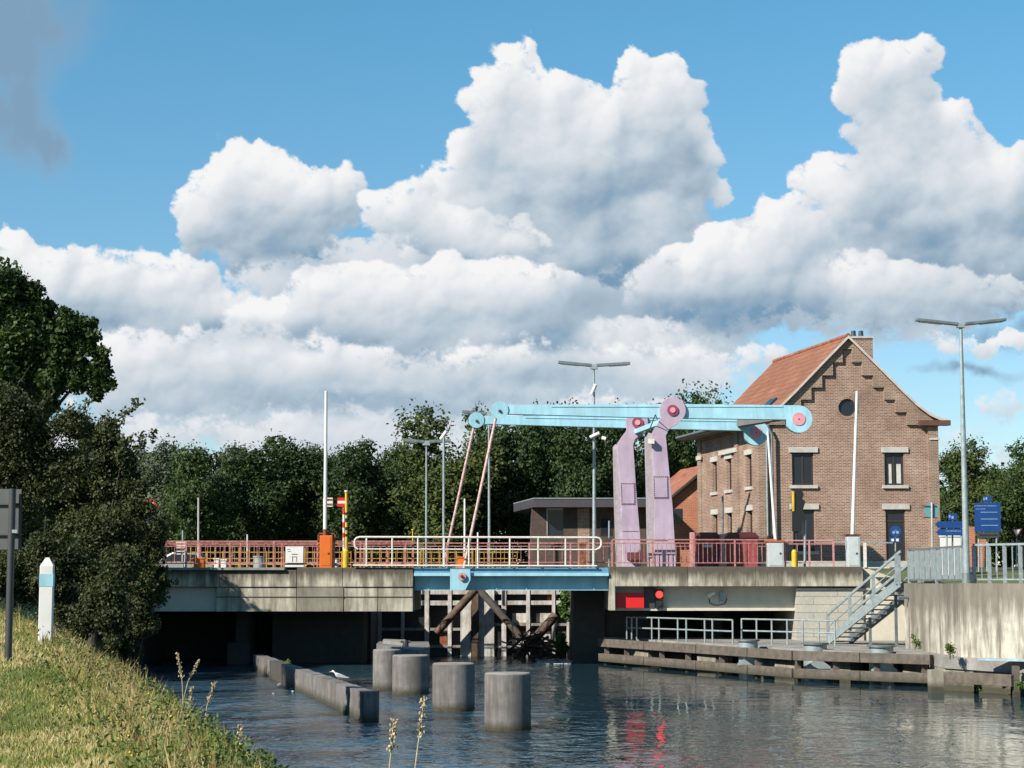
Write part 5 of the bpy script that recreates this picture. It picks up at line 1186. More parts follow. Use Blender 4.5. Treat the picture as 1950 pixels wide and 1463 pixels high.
blueboard('large blue direction sign with rows of names in front of the dark trees', [[(1856,958),(1905,957),(1906,1013),(1856,1013)]], [1864,1898], 74,
          marks=strokes(1859,1902,962.5,1.8,9,2)+strokes(1862,1880,968.5,1.6,9,5)+[(1871,975,1903,976.2),(1871,988,1903,989.2),(1871,1000,1903,1001.2)])
blueboard('little blue sign standing on top of the large blue direction sign', [[(1872,945),(1888,945),(1888,956),(1872,956)]], [1880], 74.1, marks=[(1877,948,1879,953),(1881,947,1884,952)])
t = thing('place_sign', 'narrow grey sign below the large blue direction sign', 'sign', tuple(P(1882,1025,74)), 'road signs at the right')
f = MB(); bxp(f, 1863, 1905, 1014, 1024.5, 74, .03); b_ = part('face', f, M['signback'], t)
for k, s_ in enumerate(strokes(1868,1902,1017.5,3,9,4)): f = MB(); bxp(f, s_[0], s_[2], s_[1], s_[3], 73.99, .005); part('lettering_stroke', f, M['black'], b_)
t = thing('cycle_sign', 'round blue cycle route sign in front of the house door', 'sign', (X(1706,84),84,ZD-.1), 'road signs at the right')
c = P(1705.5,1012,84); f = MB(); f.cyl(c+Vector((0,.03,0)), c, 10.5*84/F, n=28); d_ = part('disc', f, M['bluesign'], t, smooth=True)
f = MB()
for dx in (-3.6,3.6):
    q_ = P(1705.5+dx,1014,83.985); f.prism([q_+Vector((math.cos(a*math.pi/8)*.065,0,math.sin(a*math.pi/8)*.065)) for a in range(16)], (0,.01,0))
f.bar(P(1702,1014,83.98), P(1707,1009,83.98), .01, .02); f.bar(P(1704,1009.5,83.98), P(1709,1014,83.98), .01, .02); part('bicycle_mark', f, M['paleblue'], d_)
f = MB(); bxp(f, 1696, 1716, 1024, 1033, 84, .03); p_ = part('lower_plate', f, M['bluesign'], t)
for a in (1699,1708): f = MB(); bxp(f, a, a+5, 1026, 1031, 83.99, .008); part('pictogram', f, M['white'], p_)
spole(t, 1705.5, 1022, 84, ZD-.1)
t = thing('yield_sign', 'small red and white give-way triangle at the right edge', 'sign', (X(1936,92),92,ZD), 'road signs at the right')
f = MB(); f.prism(loop([(1926,1007),(1946,1007),(1936,1026)], 92), (0,.03,0)); a_ = part('face', f, M['rust'], t)
f = MB(); f.prism(loop([(1929.5,1009),(1942.5,1009),(1936,1021)], 91.98), (0,.015,0)); part('white_field', f, M['white'], a_)
spole(t, 1936, 1020, 92, ZD)
t = thing('garden_wall', 'low red brick wall with a taller pillar behind the direction signs', 'wall', (X(1862,82),82,ZD))
f = MB(); bxp(f, 1848, 1859, 1003, 1085, 82, .6); part('pillar', f, M['brick_orange'], t)
f = MB(); bxp(f, 1859.3, 1884, 1027, 1085, 82.1, .4); part('wall_panel', f, M['brick_orange'], t)
t = thing('round_sign', 'red-rimmed round sign half hidden at the right end of the left bushes', 'sign', (X(288,80),80,ZD))
c = P(287,962,80); f = MB(); f.cyl(c+Vector((0,.03,0)), c, 11*80/F, n=24); d_ = part('disc', f, M['red'], t, smooth=True)
f = MB(); f.cyl(c-Vector((0,.001,0)), c-Vector((0,.008,0)), 7*80/F, n=24); part('white_field', f, M['white'], d_, smooth=True)
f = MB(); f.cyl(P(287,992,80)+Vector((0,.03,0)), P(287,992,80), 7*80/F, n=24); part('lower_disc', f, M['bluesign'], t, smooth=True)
spole(t, 287, 955, 80, ZD)

# ------------------------------------------------------------------ white marker post and sign back on the bank
Y = 25.0; zb = bank_z(X(86,Y), Y)-.1; t = thing('marker_post', 'white waterside marker post with a blue band and pointed top', 'post', (X(86,Y),Y,zb))
a0, a1 = X(73,Y), X(99.5,Y); wd = (a1-a0)
def sq(cx, cy, z, h, ang=.12): return [Vector((cx+h*(math.cos(ang)*i-math.sin(ang)*j), cy+h*(math.sin(ang)*i+math.cos(ang)*j), z)) for i, j in ((-1,-1),(1,-1),(1,1),(-1,1))]
cx_, cy_ = (a0+a1)/2, Y+wd/2; hf = wd/2*.94
f = MB(); f.hexa(sq(cx_,cy_,zb,hf), sq(cx_,cy_,Z(1078,Y),hf)); s_ = part('shaft', f, M['postwhite'] if 'postwhite' in M else M['white'], t, bevel=.008)
f = MB(); f.hexa(sq(cx_,cy_,Z(1078,Y)+.001,hf), sq(cx_,cy_,Z(1062,Y),hf*.25)); part('pointed_top', f, M['cream'], t)  # cream colour stands for the yellowish sunlit tone of the tip
f = MB(); f.hexa(sq(cx_,cy_,Z(1117,Y),hf+.004), sq(cx_,cy_,Z(1093,Y),hf+.004)); part('blue_band', f, M['bandblue'] if 'bandblue' in M else M['steel_blue'], s_)
Y = 22.0; t = thing('road_sign_back', 'large grey sign seen from behind at the left edge', 'sign', (X(22,Y),Y,2.6))
f = MB(); f.hexa([P(-70,1048,Y+.35), P(41,1046,Y-.02), P(41,1046,Y+.02), P(-70,1048,Y+.39)], [P(-70,930,Y+.35), P(41,932,Y-.02), P(41,932,Y+.02), P(-70,930,Y+.39)]); p_ = part('panel', f, M['signback'], t)
for yy in (960,1018): f = MB(); f.bar(P(-68,yy,Y+.30), P(40,yy,Y-.06), .03, .02); part('stiffener_rail', f, M['darkgrey'], p_)
f = MB(); f.cyl((X(20,Y-.1),Y-.1,bank_z(X(20,Y),Y)-.1), P(24,931,Y-.1), .042, n=12); part('pole', f, M['darkgrey'], t, smooth=True)
f = MB(); bxp(f, 20, 30, 1009, 1015, Y-.16, .04); part('clamp', f, M['galv'], t)

# ------------------------------------------------------------------ gull on the sheet pile wall
def gull(label, px, A, Bq, ztop):
    lo, hi = 0, 1
    for _ in range(40):
        m_ = (lo+hi)/2; q_ = A.lerp(Bq, m_); 
        if 975+F*CP*q_.x/q_.y*1.0 < px: lo = m_
        else: hi = m_
    b0 = A.lerp(Bq, lo)+Vector((.2,.1,0)); b0.z = ztop
    t = thing('gull', label, 'gull', tuple(b0))
    f = MB()      # one continuous body: rings along a curved spine (beak to tail)
    spine = [(-.235,.275,.004),(-.21,.278,.010),(-.19,.285,.026),(-.165,.29,.034),(-.14,.275,.034),(-.115,.24,.036),(-.08,.195,.058),(-.02,.165,.074),(.05,.145,.070),(.11,.125,.048),(.17,.108,.026),(.23,.095,.012)]
    n = 12
    for i, (x, z, r) in enumerate(spine):
        for k in range(n):
            a = 2*math.pi*k/n; f.v.append((b0.x+x, b0.y+math.cos(a)*r*.9, b0.z+z+math.sin(a)*r))
    for i in range(len(spine)-1):
        for k in range(n): f.f.append([i*n+k, i*n+(k+1)%n, (i+1)*n+(k+1)%n, (i+1)*n+k]); f.mi.append(0)
    f.f.append(list(range(n))); f.mi.append(0); f.f.append([(len(spine)-1)*n+k for k in range(n)]); f.mi.append(0)
    bd = part('body', f, M['white'], t, smooth=True)
    for s in (-1, 1):
        f = MB(); y = b0.y+s*.062
        f.prism([Vector((b0.x+x, y, b0.z+z)) for x, z in ((-.08,.20),(-.02,.225),(.08,.20),(.19,.145),(.30,.105),(.18,.105),(.05,.125),(-.05,.145))], (0,s*.014,0)); part('wing', f, M['gullgrey'], bd)
        f = MB(); f.cyl((b0.x+.0, b0.y+s*.03, b0.z), (b0.x-.005, b0.y+s*.03, b0.z+.11), .007, n=6); part('leg', f, M['orange'], bd)
    f = MB(); f.cyl((b0.x-.232,b0.y,b0.z+.275), (b0.x-.285,b0.y,b0.z+.262), .010, .002, 8); part('beak', f, M['yellow'], bd)
M['gullgrey'] = mat('gull_wing_grey', (.42,.44,.47), .7)
gull('white gull with grey wings standing on top of the sheet pile wall', 637, PILE_A, PILE_B, .71)

# ------------------------------------------------------------------ foliage
LEAF = dict(
 oak=leaf_mat('oak_leaves', (.026,.052,.014), (.072,.110,.028)),
 shrub=leaf_mat('willow_shrub_leaves', (.030,.042,.014), (.085,.100,.035)),
 tree_a=leaf_mat('dark_tree_leaves', (.020,.045,.014), (.050,.085,.022)),
 tree_b=leaf_mat('mid_green_tree_leaves', (.028,.060,.016), (.070,.110,.028)),
 tree_c=leaf_mat('greyish_tree_leaves', (.050,.075,.040), (.115,.140,.080)),
 tree_d=leaf_mat('yellowish_tree_leaves', (.045,.070,.016), (.095,.120,.030)),
 ivy=leaf_mat('ivy_leaves', (.05,.12,.02), (.12,.22,.05)),
 weed=leaf_mat('weed_leaves', (.05,.09,.02), (.14,.18,.04)),
)
def quads_mesh(name, c, nrm, L, W, mats, mi=None, tangent=None):
    """c Nx3 centres, nrm Nx3; lens-shaped leaf quads"""
    N = len(c); nrm = nrm/np.linalg.norm(nrm, axis=1, keepdims=True)
    r = rng.normal(size=(N,3)) if tangent is None else tangent
    t = r - (r*nrm).sum(1, keepdims=True)*nrm; t /= np.linalg.norm(t, axis=1, keepdims=True)+1e-9
    b = np.cross(nrm, t); L = np.asarray(L).reshape(-1,1); W = np.asarray(W).reshape(-1,1)
    v = np.stack([c-t*L, c-b*W-t*L*.1, c+t*L, c+b*W-t*L*.1], 1).reshape(-1, 3)
    me = bpy.data.meshes.new(name); me.vertices.add(4*N); me.vertices.foreach_set('co', v.ravel())
    me.loops.add(4*N); me.loops.foreach_set('vertex_index', np.arange(4*N, dtype=np.int32)); me.polygons.add(N)
    me.polygons.foreach_set('loop_start', np.arange(0, 4*N, 4, dtype=np.int32))
    for m_ in mats: me.materials.append(m_)
    if mi is not None: me.polygons.foreach_set('material_index', np.asarray(mi, dtype=np.int32))
    me.update(); return me
def crown_pts(blobs, n, fill=.5, scat=.38):
    """blobs: x,y,z,r ; leaves gathered in small clumps on the shells of the blobs"""
    B_ = np.array(blobs, dtype=float); w = B_[:,3]**2; w /= w.sum()
    nc = max(60, n//30); k = rng.choice(len(B_), nc, p=w); d = rng.normal(size=(nc,3)); d /= np.linalg.norm(d, axis=1, keepdims=True)
    rad = fill + (1-fill)*rng.random(nc)**.45
    cc = B_[k,:3] + d*(B_[k,3]*rad)[:,None]*np.array([1,1,.85]); cr = B_[k,3]*(.13+.16*rng.random(nc))
    j = rng.integers(0, nc, n); e = rng.normal(size=(n,3)); e /= np.linalg.norm(e, axis=1, keepdims=True)
    p = cc[j] + e*(cr[j]*rng.random(n)**.4)[:,None]
    m_ = rng.random(n) < scat; q = int(m_.sum()); kk = rng.choice(len(B_), q, p=w); dd = rng.normal(size=(q,3)); dd /= np.linalg.norm(dd, axis=1, keepdims=True)
    p[m_] = B_[kk,:3] + dd*(B_[kk,3]*(.5+.85*rng.random(q)**1.6))[:,None]
    nn_ = d[j]*.5 + e*.5 + np.array([0,0,.35]) + rng.normal(size=(n,3))*.45
    return p, nn_
def limbs(base, blobs, r0, m=8, seed=1):
    rs = random.Random(seed); f = MB(); b0 = Vector(base); top = Vector((sum(b[0] for b in blobs)/len(blobs), sum(b[1] for b in blobs)/len(blobs), sum(b[2] for b in blobs)/len(blobs)))
    pts = [b0, b0.lerp(top, .45)+Vector((rs.uniform(-.1,.1),0,0)), top]; f.tube(pts, [r0, r0*.72, r0*.35], 8)
    for b in rs.sample(list(blobs), min(m, len(blobs))):
        s = b0.lerp(top, rs.uniform(.4,.85)); e = Vector(b[:3]); md = s.lerp(e, .5)+Vector((0,0,.12*(e-s).length)); f.tube([s, md, e], [r0*.32, r0*.2, r0*.07], 6)
    return f
def tree_proto(name, label, cat, loc, blobs, n, leaf, lm, r0, group=None, fill=.45, seed=1, m=8, scat=.38):
    t = thing(name, label, cat, loc, group); f = limbs(loc, blobs, r0, m, seed); part('trunk', f, M['bark'], t, smooth=True, origin=loc)
    p, nn_ = crown_pts(blobs, n, fill, scat); s = leaf*(.6+.8*rng.random(len(p)))
    me = quads_mesh('crown', p-np.array(loc), nn_, s, s*.6, [lm]); o = make_obj('crown', me, loc, t); return t
def rand_blobs(R_, Hc, z0, n, seed, shape=1.0):
    rs = random.Random(seed); out = []
    for _ in range(n):
        while True:
            x, y, z = rs.uniform(-1,1), rs.uniform(-1,1), rs.uniform(-1,1)
            if .35 < x*x+y*y+z*z < 1: break
        k = (1-.25*shape*max(0, z))*rs.choice((.85,1,1,1.22)); r = rs.uniform(.17,.42)*R_
        out.append((x*R_*k*.85, y*R_*k*.85, z0+Hc/2+z*(Hc/2-r*.6), r))
    out.append((0,0,z0+Hc*.5,R_*.55)); out.append((0,0,z0+Hc*.32,R_*.55)); return out
# prototypes of the tree line, then copies
TL = [  # px, top y, Y, width m, kind, label
 (318,848,118,6.0,2,'grey-green tree rising just right of the left bushes'),
 (385,862,112,5.5,1,'mid green tree behind the thin pale pole at the left'),
 (432,858,120,6.0,2,'pale greyish tree left of the tall rounded tree crown'),
 (508,836,116,7.0,0,'tall rounded tree crown between the pale pole and the white boom'),
 (572,852,121,5.5,2,'grey-green tree just left of the white barrier boom'),
 (618,872,117,5.0,1,'lower tree directly behind the white barrier boom'),
 (690,846,114,6.2,0,'dark tree with a bushy top right of the white boom'),
 (752,858,119,5.4,1,'tree left of the double-armed lamp among the trees'),
 (840,793,112,8.4,0,'tallest dark tree left of the balance beam nose'),
 (905,800,118,6.5,1,'tree behind the rods below the nose of the balance beam'),
 (975,792,114,6.5,0,'dark tree under the nose half of the balance beam'),
 (1050,788,117,6.5,1,'tree under the middle of the balance beam left of the lamp'),
 (1118,792,113,6.0,0,'dark tree directly behind the camera lamp pole'),
 (1175,786,119,6.0,1,'tree just left of the lavender towers'),
 (1238,748,124,6.6,3,'thin-topped tree whose twigs rise above the balance beam between the towers'),
 (1322,748,126,7.5,3,'thin-topped tree showing above the balance beam beside the house roof'),
 (1805,872,128,5.5,1,'tree right of the house corner'),
 (1878,850,124,6.6,0,'round dark tree above the large blue direction sign'),
 (1945,858,120,6.0,1,'tree at the right edge behind the give-way sign'),
 (470,872,132,6.5,1,None),(650,876,134,6.5,0,None),(560,880,133,6.5,0,None),(790,872,133,6.5,0,None),(345,880,133,6.5,0,None),(740,885,136,6.5,1,None),(1010,805,134,6.5,1,None),(1280,800,132,6.5,0,None),(1850,882,136,6.5,1,None),(1920,880,138,6.5,0,None),(1990,860,132,6.5,1,None),(270,870,130,6.5,1,None)]
protos = {}
def proto(kind, v):
    if (kind, v) in protos: return protos[(kind, v)]
    bl = rand_blobs(3.0, 8.2, 1.2, 26, 10*kind+v, 1.0 if kind != 3 else .4)
    lm = LEAF[('tree_a','tree_b','tree_c','tree_b')[kind] if v < 2 else ('tree_d','tree_a','tree_c','tree_b')[kind]]
    n = 30000 if kind != 3 else 15000
    t = tree_proto('broadleaf_tree', 'x', 'tree', (0,0,0), bl, n, .095, lm, .28, fill=.35 if kind != 3 else .5, seed=v, m=9)
    protos[(kind, v)] = t; t['_free'] = 1; return t
for i, (px, ty, Y, wd, kind, lab) in enumerate(TL):
    t0 = proto(kind, i % 3); 
    if '_free' in t0: del t0['_free']; t = t0
    else: t = copy_tree(t0)
    zb = ground_z(X(px,Y), Y)-.05; h = Z(ty, Y)-zb
    t.location = (X(px,Y), Y, zb); t.scale = (wd/6.4, wd/6.4, h/8.75); t.rotation_euler = (0,0,i*1.37)
    tag(t, lab or 'dark broadleaf tree standing in the second row of the tree line', 'tree', 'trees of the tree line beyond the bridge')
    WP[t.name] = Vector(t.location)
# undergrowth behind and between
pts = []
for a, b, Y0, tz in ((-34,16,112,3.6),(30,64,118,4.4)):
    n = 26000 if a < 0 else 9000
    x = rng.uniform(a, b, n); y = Y0 + rng.normal(0, 1.6, n) + 8; z = 3.4 + rng.random(n)**.8*(tz + 1.3*np.sin(x*.9)+.7*np.sin(x*2.3+1))
    pts.append(np.stack([x, y, z], 1))
pts = np.concatenate(pts); me = quads_mesh('undergrowth', pts, rng.normal(size=pts.shape)+np.array([0,-.6,.5]), .17*(.6+.8*rng.random(len(pts))), .11, [LEAF['tree_a']])
o = make_obj('undergrowth', me, (0,0,0), None); tag(o, 'dark undergrowth filling the foot of the tree line', 'undergrowth', kind='stuff')
wdm = MB(); 
# ------------------------------------------------------------------ big oak at the left edge
def pxblobs(lst, Y, seed=3, sub=5, spread=1.2):
    rs = random.Random(seed); out = []
    for (a, b, r) in lst:
        rm = r*Y/F; c = P(a, b, Y)
        for _ in range(sub):
            d = Vector((rs.gauss(0,1), rs.gauss(0,1)*spread, rs.gauss(0,1))).normalized()*rm*rs.uniform(.25,.75); out.append((c.x+d.x, c.y+d.y*1.2, c.z+d.z, rm*rs.uniform(.38,.6)))
    return out
oak = pxblobs([(120,660,48),(70,640,50),(150,720,34),(20,660,60),(110,720,40),(10,545,50),(50,555,38),(-50,560,90),(90,628,42),(35,625,62),(130,622,30),(165,650,30),(190,675,24),(200,708,22),(206,735,14),(150,690,26),(182,742,20),(190,722,22),(170,700,24),(197,690,18),(168,620,22),(120,600,24),(110,690,32),(50,700,60),(-40,690,100),(80,755,40),(0,770,80),(68,590,30),(-100,640,110)], 55, 3, 6)
tree_proto('oak_tree', 'tall dark broadleaf tree rising above the bushes at the left edge', 'tree', (X(-45,55), 55, 3.2), oak, 130000, .075, LEAF['oak'], .42, fill=.25, seed=5, m=7, scat=.5)
SH = [
 ([(60,800,60),(130,800,50),(0,810,80),(30,880,80),(100,880,70),(-60,850,100),(20,960,80),(-40,1000,100)], 38, 'shrub_1', 'olive-green bush behind the grey sign back, left half of the thicket', 40000, (20,)),
 ([(180,835,45),(222,868,40),(170,910,60),(240,915,40),(110,960,70),(200,980,65),(265,965,30),(258,1010,38),(150,1040,70)], 42, 'shrub_2', 'tall olive bush whose right side reaches the red-rimmed sign', 40000, (170,)),
 ([(120,1080,60),(60,1060,60),(180,1110,60),(20,1090,60),(240,1080,45),(120,1150,45),(200,1165,50),(160,1190,40)], 35, 'shrub_3', 'low dark bush directly behind the white marker post', 30000, (130,)),
 ([(250,1060,45),(285,1060,30),(300,1010,26),(275,1120,45),(310,1100,22),(250,1170,45),(225,1215,38),(270,1190,30),(255,1235,26)], 46, 'shrub_4', 'dark waterside bush overhanging the left end of the bridge', 30000, (240,)),
]
for lst, Y, _n, lab, n, (bx0,) in SH:
    bl = pxblobs(lst, Y, hash(lab) % 97 if False else len(lab), 5); xb = X(bx0, Y); zb = bank_z(xb, Y)-.1
    t = tree_proto('bush', lab, 'bush', (xb, Y, zb), bl, int(n*2.6), .032*Y/38, LEAF['shrub'], .12, 'bushes of the thicket at the left', fill=.2, seed=len(lab), m=20, scat=.5)
    rs = random.Random(len(lab)); pp = []; f = MB()
    for k in range(26):      # long free shoots
        b = rs.choice(bl[:max(8, len(bl)//2)]); s = Vector(b[:3]); d = Vector((rs.uniform(-.3,1), rs.uniform(-.5,.3), rs.uniform(.2,1.2))).normalized(); L_ = b[3]+rs.uniform(.2,.55)
        f.tube([s, s+d*L_], [.012,.005], 5)
        for j in range(16): q_ = s+d*L_*(.5+.5*j/15); pp.append((q_.x+rs.gauss(0,.04), q_.y+rs.gauss(0,.04), q_.z+rs.gauss(0,.04)))
    part('shoots', f, M['bark'], t); pp = np.array(pp)
    me = quads_mesh('shoot_leaves', pp-np.array((xb,Y,zb)), rng.normal(size=pp.shape), .06*Y/38, .03*Y/38, [LEAF['shrub']]); make_obj('shoot_leaves', me, (xb,Y,zb), t)
# sprigs reaching right over the sky
for (a, b) in (((205,810),(262,768)), ((225,845),(293,826))):
    p, q_ = P(a[0],a[1],42), P(b[0],b[1],42); f = MB(); f.tube([p, p.lerp(q_,.5)+Vector((0,0,-.06)), q_], [.02,.012,.005], 5)
    t = tag(part('sprig', f, M['bark']), 'thin leafy sprig reaching right, '+('upper' if a[1] < 820 else 'lower')+' of two over the sky', 'sprig', 'sprigs of the thicket')
    pp = []
    for c_ in (.35,.62,.68,.92,1.0):
        for _ in range(16): u = p.lerp(q_, c_); pp.append((u.x+rng.normal()*.07, u.y+rng.normal()*.07, u.z+rng.normal()*.07))
    pp = np.array(pp); me = quads_mesh('leaves', pp-np.array(WP[t.name]), rng.normal(size=pp.shape), .055, .035, [LEAF['shrub']]); make_obj('leaves', me, WP[t.name], t)
# trees standing outside the left edge that shade the left end of the bridge
for k, (x, y, s, sz) in enumerate(((-21.8,66,1.15,1.02),(-24,60,1.1,1.05),(-27,70,1.2,1.1),(-20.2,70.5,1.05,.86),(-18.2,73.0,.85,.62),(-24,73,1.2,1.15),(-18.3,62,.8,.55))):
    t = copy_tree(protos[(0, k % 2)]) if (0, k % 2) in protos else copy_tree(list(protos.values())[0])
    t.location = (x, y, 3.1); t.scale = (s, s, sz); t.rotation_euler = (0,0,k*2.1)
    tag(t, 'dark tree standing behind the thicket beside the left end of the bridge', 'tree', 'trees behind the thicket')

# ------------------------------------------------------------------ ivy and small weeds on the walls
def leafclump(name, label, cat, cells, Y, n, leaf, lm, stem=True, grp=None):
    pp = []
    for _ in range(n):
        a, b, r = cells[rng.integers(len(cells))]; q_ = P(a+rng.normal()*r*.5, b+rng.normal()*r*.6, Y+rng.normal()*.12); pp.append(q_[:])
    pp = np.array(pp); c = pp.mean(0); c[2] = pp[:,2].min(); t = thing(name, label, cat, tuple(c), grp)
    me = quads_mesh('leaves', pp-c, rng.normal(size=pp.shape)+np.array([-.3,-1,.6]), leaf, leaf*.7, [lm]); make_obj('leaves', me, tuple(c), t)
    f = MB(); f.tube([Vector(c), Vector((c[0]+.03, c[1], (c[2]+pp[:,2].max())/2)), Vector((c[0], c[1], pp[:,2].max()-.05))], [.02,.015,.006], 5); part('stem', f, M['bark'], t)
    return t
leafclump('ivy', 'bright green ivy hanging down the lock wall right of the gate', 'ivy', [(1076,1130,9),(1080,1145,10),(1074,1160,9),(1078,1172,7),(1068,1155,6)], 85.2, 900, .07, LEAF['ivy'])
leafclump('ivy', 'smaller clump of green leaves low beside the lock gate', 'ivy', [(1068,1216,9),(1062,1226,8),(1076,1232,7)], 85.2, 420, .07, LEAF['ivy'])
leafclump('weed', 'dark green weed at the foot of the retaining wall below the tall lamp', 'weed', [(1811,1238,8),(1806,1232,5)], 59.3, 340, .035, LEAF['weed'], grp='weeds along the quay')
leafclump('weed', 'dry grassy weed at the foot of the retaining wall near the stairs', 'weed', [(1742,1222,5),(1738,1212,3),(1750,1226,6)], 65.4, 200, .035, LEAF['weed'], grp='weeds along the quay')
leafclump('weed', 'weed growing out of the quay face above the water at the right edge', 'weed', [(1944,1306,7),(1938,1300,4)], 56.6, 220, .035, LEAF['ivy'], grp='weeds along the quay')
leafclump('weed', 'small green weed hanging below the short quay beam', 'weed', [(1862,1304,5),(1866,1310,4)], 58.3, 140, .035, LEAF['ivy'], grp='weeds along the quay')
leafclump('weed', 'small green weed on top of the sheet pile wall near its far end', 'weed', [(548,1262,4)], 66, 90, .04, LEAF['ivy'])

# ------------------------------------------------------------------ grass of the bank
GM = [leaf_mat('green_grass', (.11,.16,.035), (.20,.25,.06), .3), leaf_mat('yellow_green_grass', (.24,.25,.06), (.38,.35,.10), .3),
      leaf_mat('straw_grass', (.42,.34,.15), (.62,.52,.26), .25), leaf_mat('brown_grass', (.20,.13,.05), (.34,.24,.10), .2)]
def blades(n, xr, yr, hfun, wfun, matfun, dens=None, lean=.35):
    y = yr[0] + (yr[1]-yr[0])*rng.random(n)**1.5; cxs = np.array([crest(q)[0] for q in y]); d = xr[0] + (xr[1]-xr[0])*rng.random(n); x = cxs - d
    z = np.array([bank_z(a, b) for a, b in zip(x, y)]); h = hfun(d, y)*(.55+.9*rng.random(n)); w = wfun(y)
    base = np.stack([x, y, z-.02], 1); az = rng.random(n)*2*np.pi; ln = rng.normal(size=(n,2))*lean*h[:,None]
    tip = base + np.stack([ln[:,0], ln[:,1], h], 1); mid = base + np.stack([ln[:,0]*.3, ln[:,1]*.3, h*.55], 1)
    sd_ = np.stack([np.cos(az), np.sin(az)*.4, 0*az], 1)*w[:,None]
    v = np.stack([base-sd_, base+sd_, mid+sd_*.8, tip, mid-sd_*.8], 1).reshape(-1, 3); return v, x, y, d
def blade_obj(name, label, v, mi, cat='grass'):
    n = len(v)//5; me = bpy.data.meshes.new(name); me.vertices.add(5*n); me.vertices.foreach_set('co', v.ravel()); me.loops.add(5*n); me.loops.foreach_set('vertex_index', np.arange(5*n, dtype=np.int32))
    me.polygons.add(n); me.polygons.foreach_set('loop_start', np.arange(0, 5*n, 5, dtype=np.int32))
    for m_ in GM: me.materials.append(m_)
    me.polygons.foreach_set('material_index', mi.astype(np.int32)); me.update(); o = make_obj(name, me, (0,0,0), None); return tag(o, label, cat, kind='stuff')
def gmix(x, y, d):
    a = .13+fbm(x*1.1, y*.55, 3, 4, .6) + .55*fbm(x*4, y*2, 8, 3, .6) + rng.normal(size=len(x))*.22
    mi = np.where(a < -.18, 0, np.where(a < .12, 1, 2)); mi = np.where((a < .03) & (a > -.05) & (rng.random(len(x)) < .3), 3, mi); return mi
v, x, y, d = blades(280000, (-.5, 9.0), (10.5, 34), lambda d, y: .055+.04*np.exp(-((d-.2)/.8)**2), lambda y: .0035+.00022*y, None)
blade_obj('grass', 'mown yellow-green grass on the bank in the foreground', v, gmix(x, y, d))
v, x, y, d = blades(60000, (-1.5, .75), (10, 36), lambda d, y: .10+.10*np.clip(fbm(y*1.2, d*1.5, 21, 3, .6)+.6, 0, 1.4), lambda y: .003+.0002*y, None, lean=.28)
v2, x2, y2, d2 = blades(3800, (-.9, .5), (12.5, 34), lambda d, y: .24+.16*np.clip(fbm(y*1.6, d, 25, 3, .6), -.5, 1), lambda y: .0022+.00012*y, None, lean=.22)
v = np.concatenate([v, v2]); mi = np.concatenate([gmix(x+3, y, d), np.where(rng.random(len(x2)) < .6, 3, 2)]); mi = np.where(rng.random(len(mi)) < .2, 3, mi); blade_obj('tall_grass', 'taller rough grass along the edge of the bank', v, mi)
M['flower'] = mat('dull_yellow_petals', (.62,.40,.03), .8, var=.2)
# weeds with yellow flowers on the edge
n = 1100; y = 10.5+25*rng.random(n)**1.3; pp = []; fl = []
for q_ in y:
    cx = crest(q_)[0]; a = cx + rng.normal()*.45-.15; zz = bank_z(a, q_); h = .12+.25*rng.random()
    for _ in range(9): pp.append((a+rng.normal()*.05, q_+rng.normal()*.05, zz+h*rng.random()))
    if rng.random() < .10:
        for _ in range(4): fl.append((a+rng.normal()*.03, q_+rng.normal()*.03, zz+h+rng.normal()*.02))
pp = np.array(pp); me = quads_mesh('edge_weeds', pp, rng.normal(size=pp.shape)+np.array([0,0,.6]), .028, .011, [LEAF['weed']]); o = make_obj('edge_weeds', me, (0,0,0), None); tag(o, 'leafy green weeds along the edge of the bank', 'weeds', kind='stuff')
fl = np.array(fl); me = quads_mesh('wild_flowers', fl, rng.normal(size=fl.shape)+np.array([0,-.5,.6]), .010, .008, [M['flower']]); o = make_obj('wild_flowers', me, (0,0,0), None); tag(o, 'small yellow flowers among the weeds of the bank', 'flowers', kind='stuff')
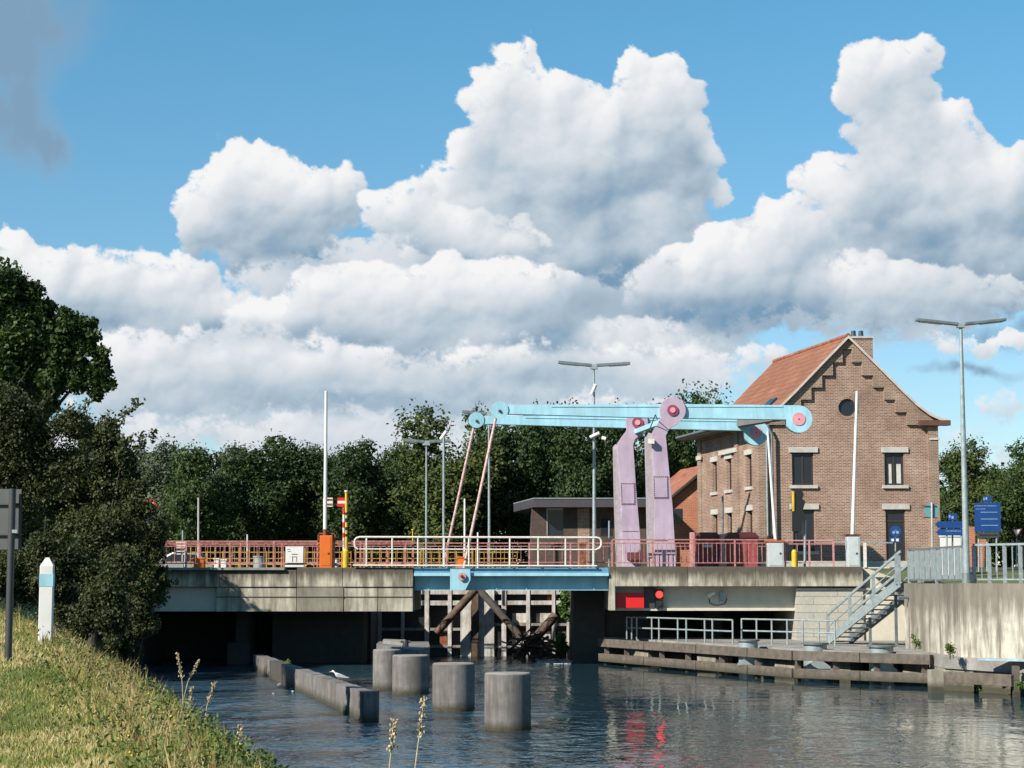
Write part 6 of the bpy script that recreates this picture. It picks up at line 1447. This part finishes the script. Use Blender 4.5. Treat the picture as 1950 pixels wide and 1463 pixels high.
# bramble trailing down to the water
pp = []
for _ in range(9000):
    q_ = 11.5+9*rng.random()**1.1; cx = crest(q_)[0]; a = cx-.05+.45*rng.random()**1.2+.12*math.sin(q_*3.1); zz = bank_z(a, q_); pp.append((a, q_, zz+.03+.20*rng.random()**1.3*(1+.6*math.sin(q_*5))))
pp = np.array(pp); me = quads_mesh('bramble', pp, rng.normal(size=pp.shape)+np.array([0,-.3,.7]), .020, .013, [LEAF['weed']]); o = make_obj('bramble', me, (0,0,0), None); tag(o, 'green brambles trailing down the bank to the water', 'brambles', kind='stuff')
# single tall seed stalks
SM = mat('dry_seed_stalk', (.58,.47,.28), .9, var=.25, scale=30)
for k, (b_, m_, e_, Y, lab) in enumerate((((738,1500),(744,1440),(751,1368),11.2,'dry seed stalk left of its taller twin at the bottom'), ((786,1500),(796,1420),(808,1328),11.6,'taller dry seed stalk before the round piles at the bottom'),
        ((350,1372),(347,1300),(338,1243),19.5,'upright dry stalk at the water edge by the left bank'), ((345,1350),(358,1298),(379,1256),19.6,'dry stalk leaning right above the left water edge'), ((388,1390),(394,1345),(409,1298),17.5,'thin leaning stalk in front of the blue water'),
        ((362,1380),(362,1345),(365,1308),18,'short dry stalk between the leaning ones'), ((458,1450),(459,1425),(457,1380),14.5,'short pale stalk on the bank nearest the water'))):
    p0, p1, p2 = P(b_[0],b_[1],Y), P(m_[0],m_[1],Y), P(e_[0],e_[1],Y); f = MB(); f.tube([p0,p1,p2], [.005,.004,.002], 5)
    t = thing('seed_stalk', lab, 'stalk', tuple(p0), 'dry seed stalks'); part('stem', f, SM, t)
    pp = np.array([tuple(p1.lerp(p2, .15+.85*u)+Vector((rng.normal()*.010, rng.normal()*.010, 0))) for u in rng.random(130)])
    me = quads_mesh('seed_head', pp-np.array(p0), rng.normal(size=pp.shape), .012, .006, [SM], tangent=np.array([[.2,0,1]]*len(pp))); make_obj('seed_head', me, tuple(p0), t)
# distant wood closing the view behind everything
n = 60000; x = rng.uniform(-75, 130, n); y = 175 + rng.normal(0, 4, n); z = 3.3 + rng.random(n)**.7*(8.0 + 1.6*np.sin(x*.31)+.9*np.sin(x*.83+1)+.6*np.sin(x*2.1))
pts = np.stack([x, y, z], 1); me = quads_mesh('distant_wood', pts, rng.normal(size=pts.shape)+np.array([-.3,-.6,.6]), .26*(.6+.8*rng.random(n)), .18, [LEAF['tree_b']])
o = make_obj('distant_wood', me, (0,0,0), None); tag(o, 'far wood closing the gaps behind the tree line', 'wood', kind='stuff')
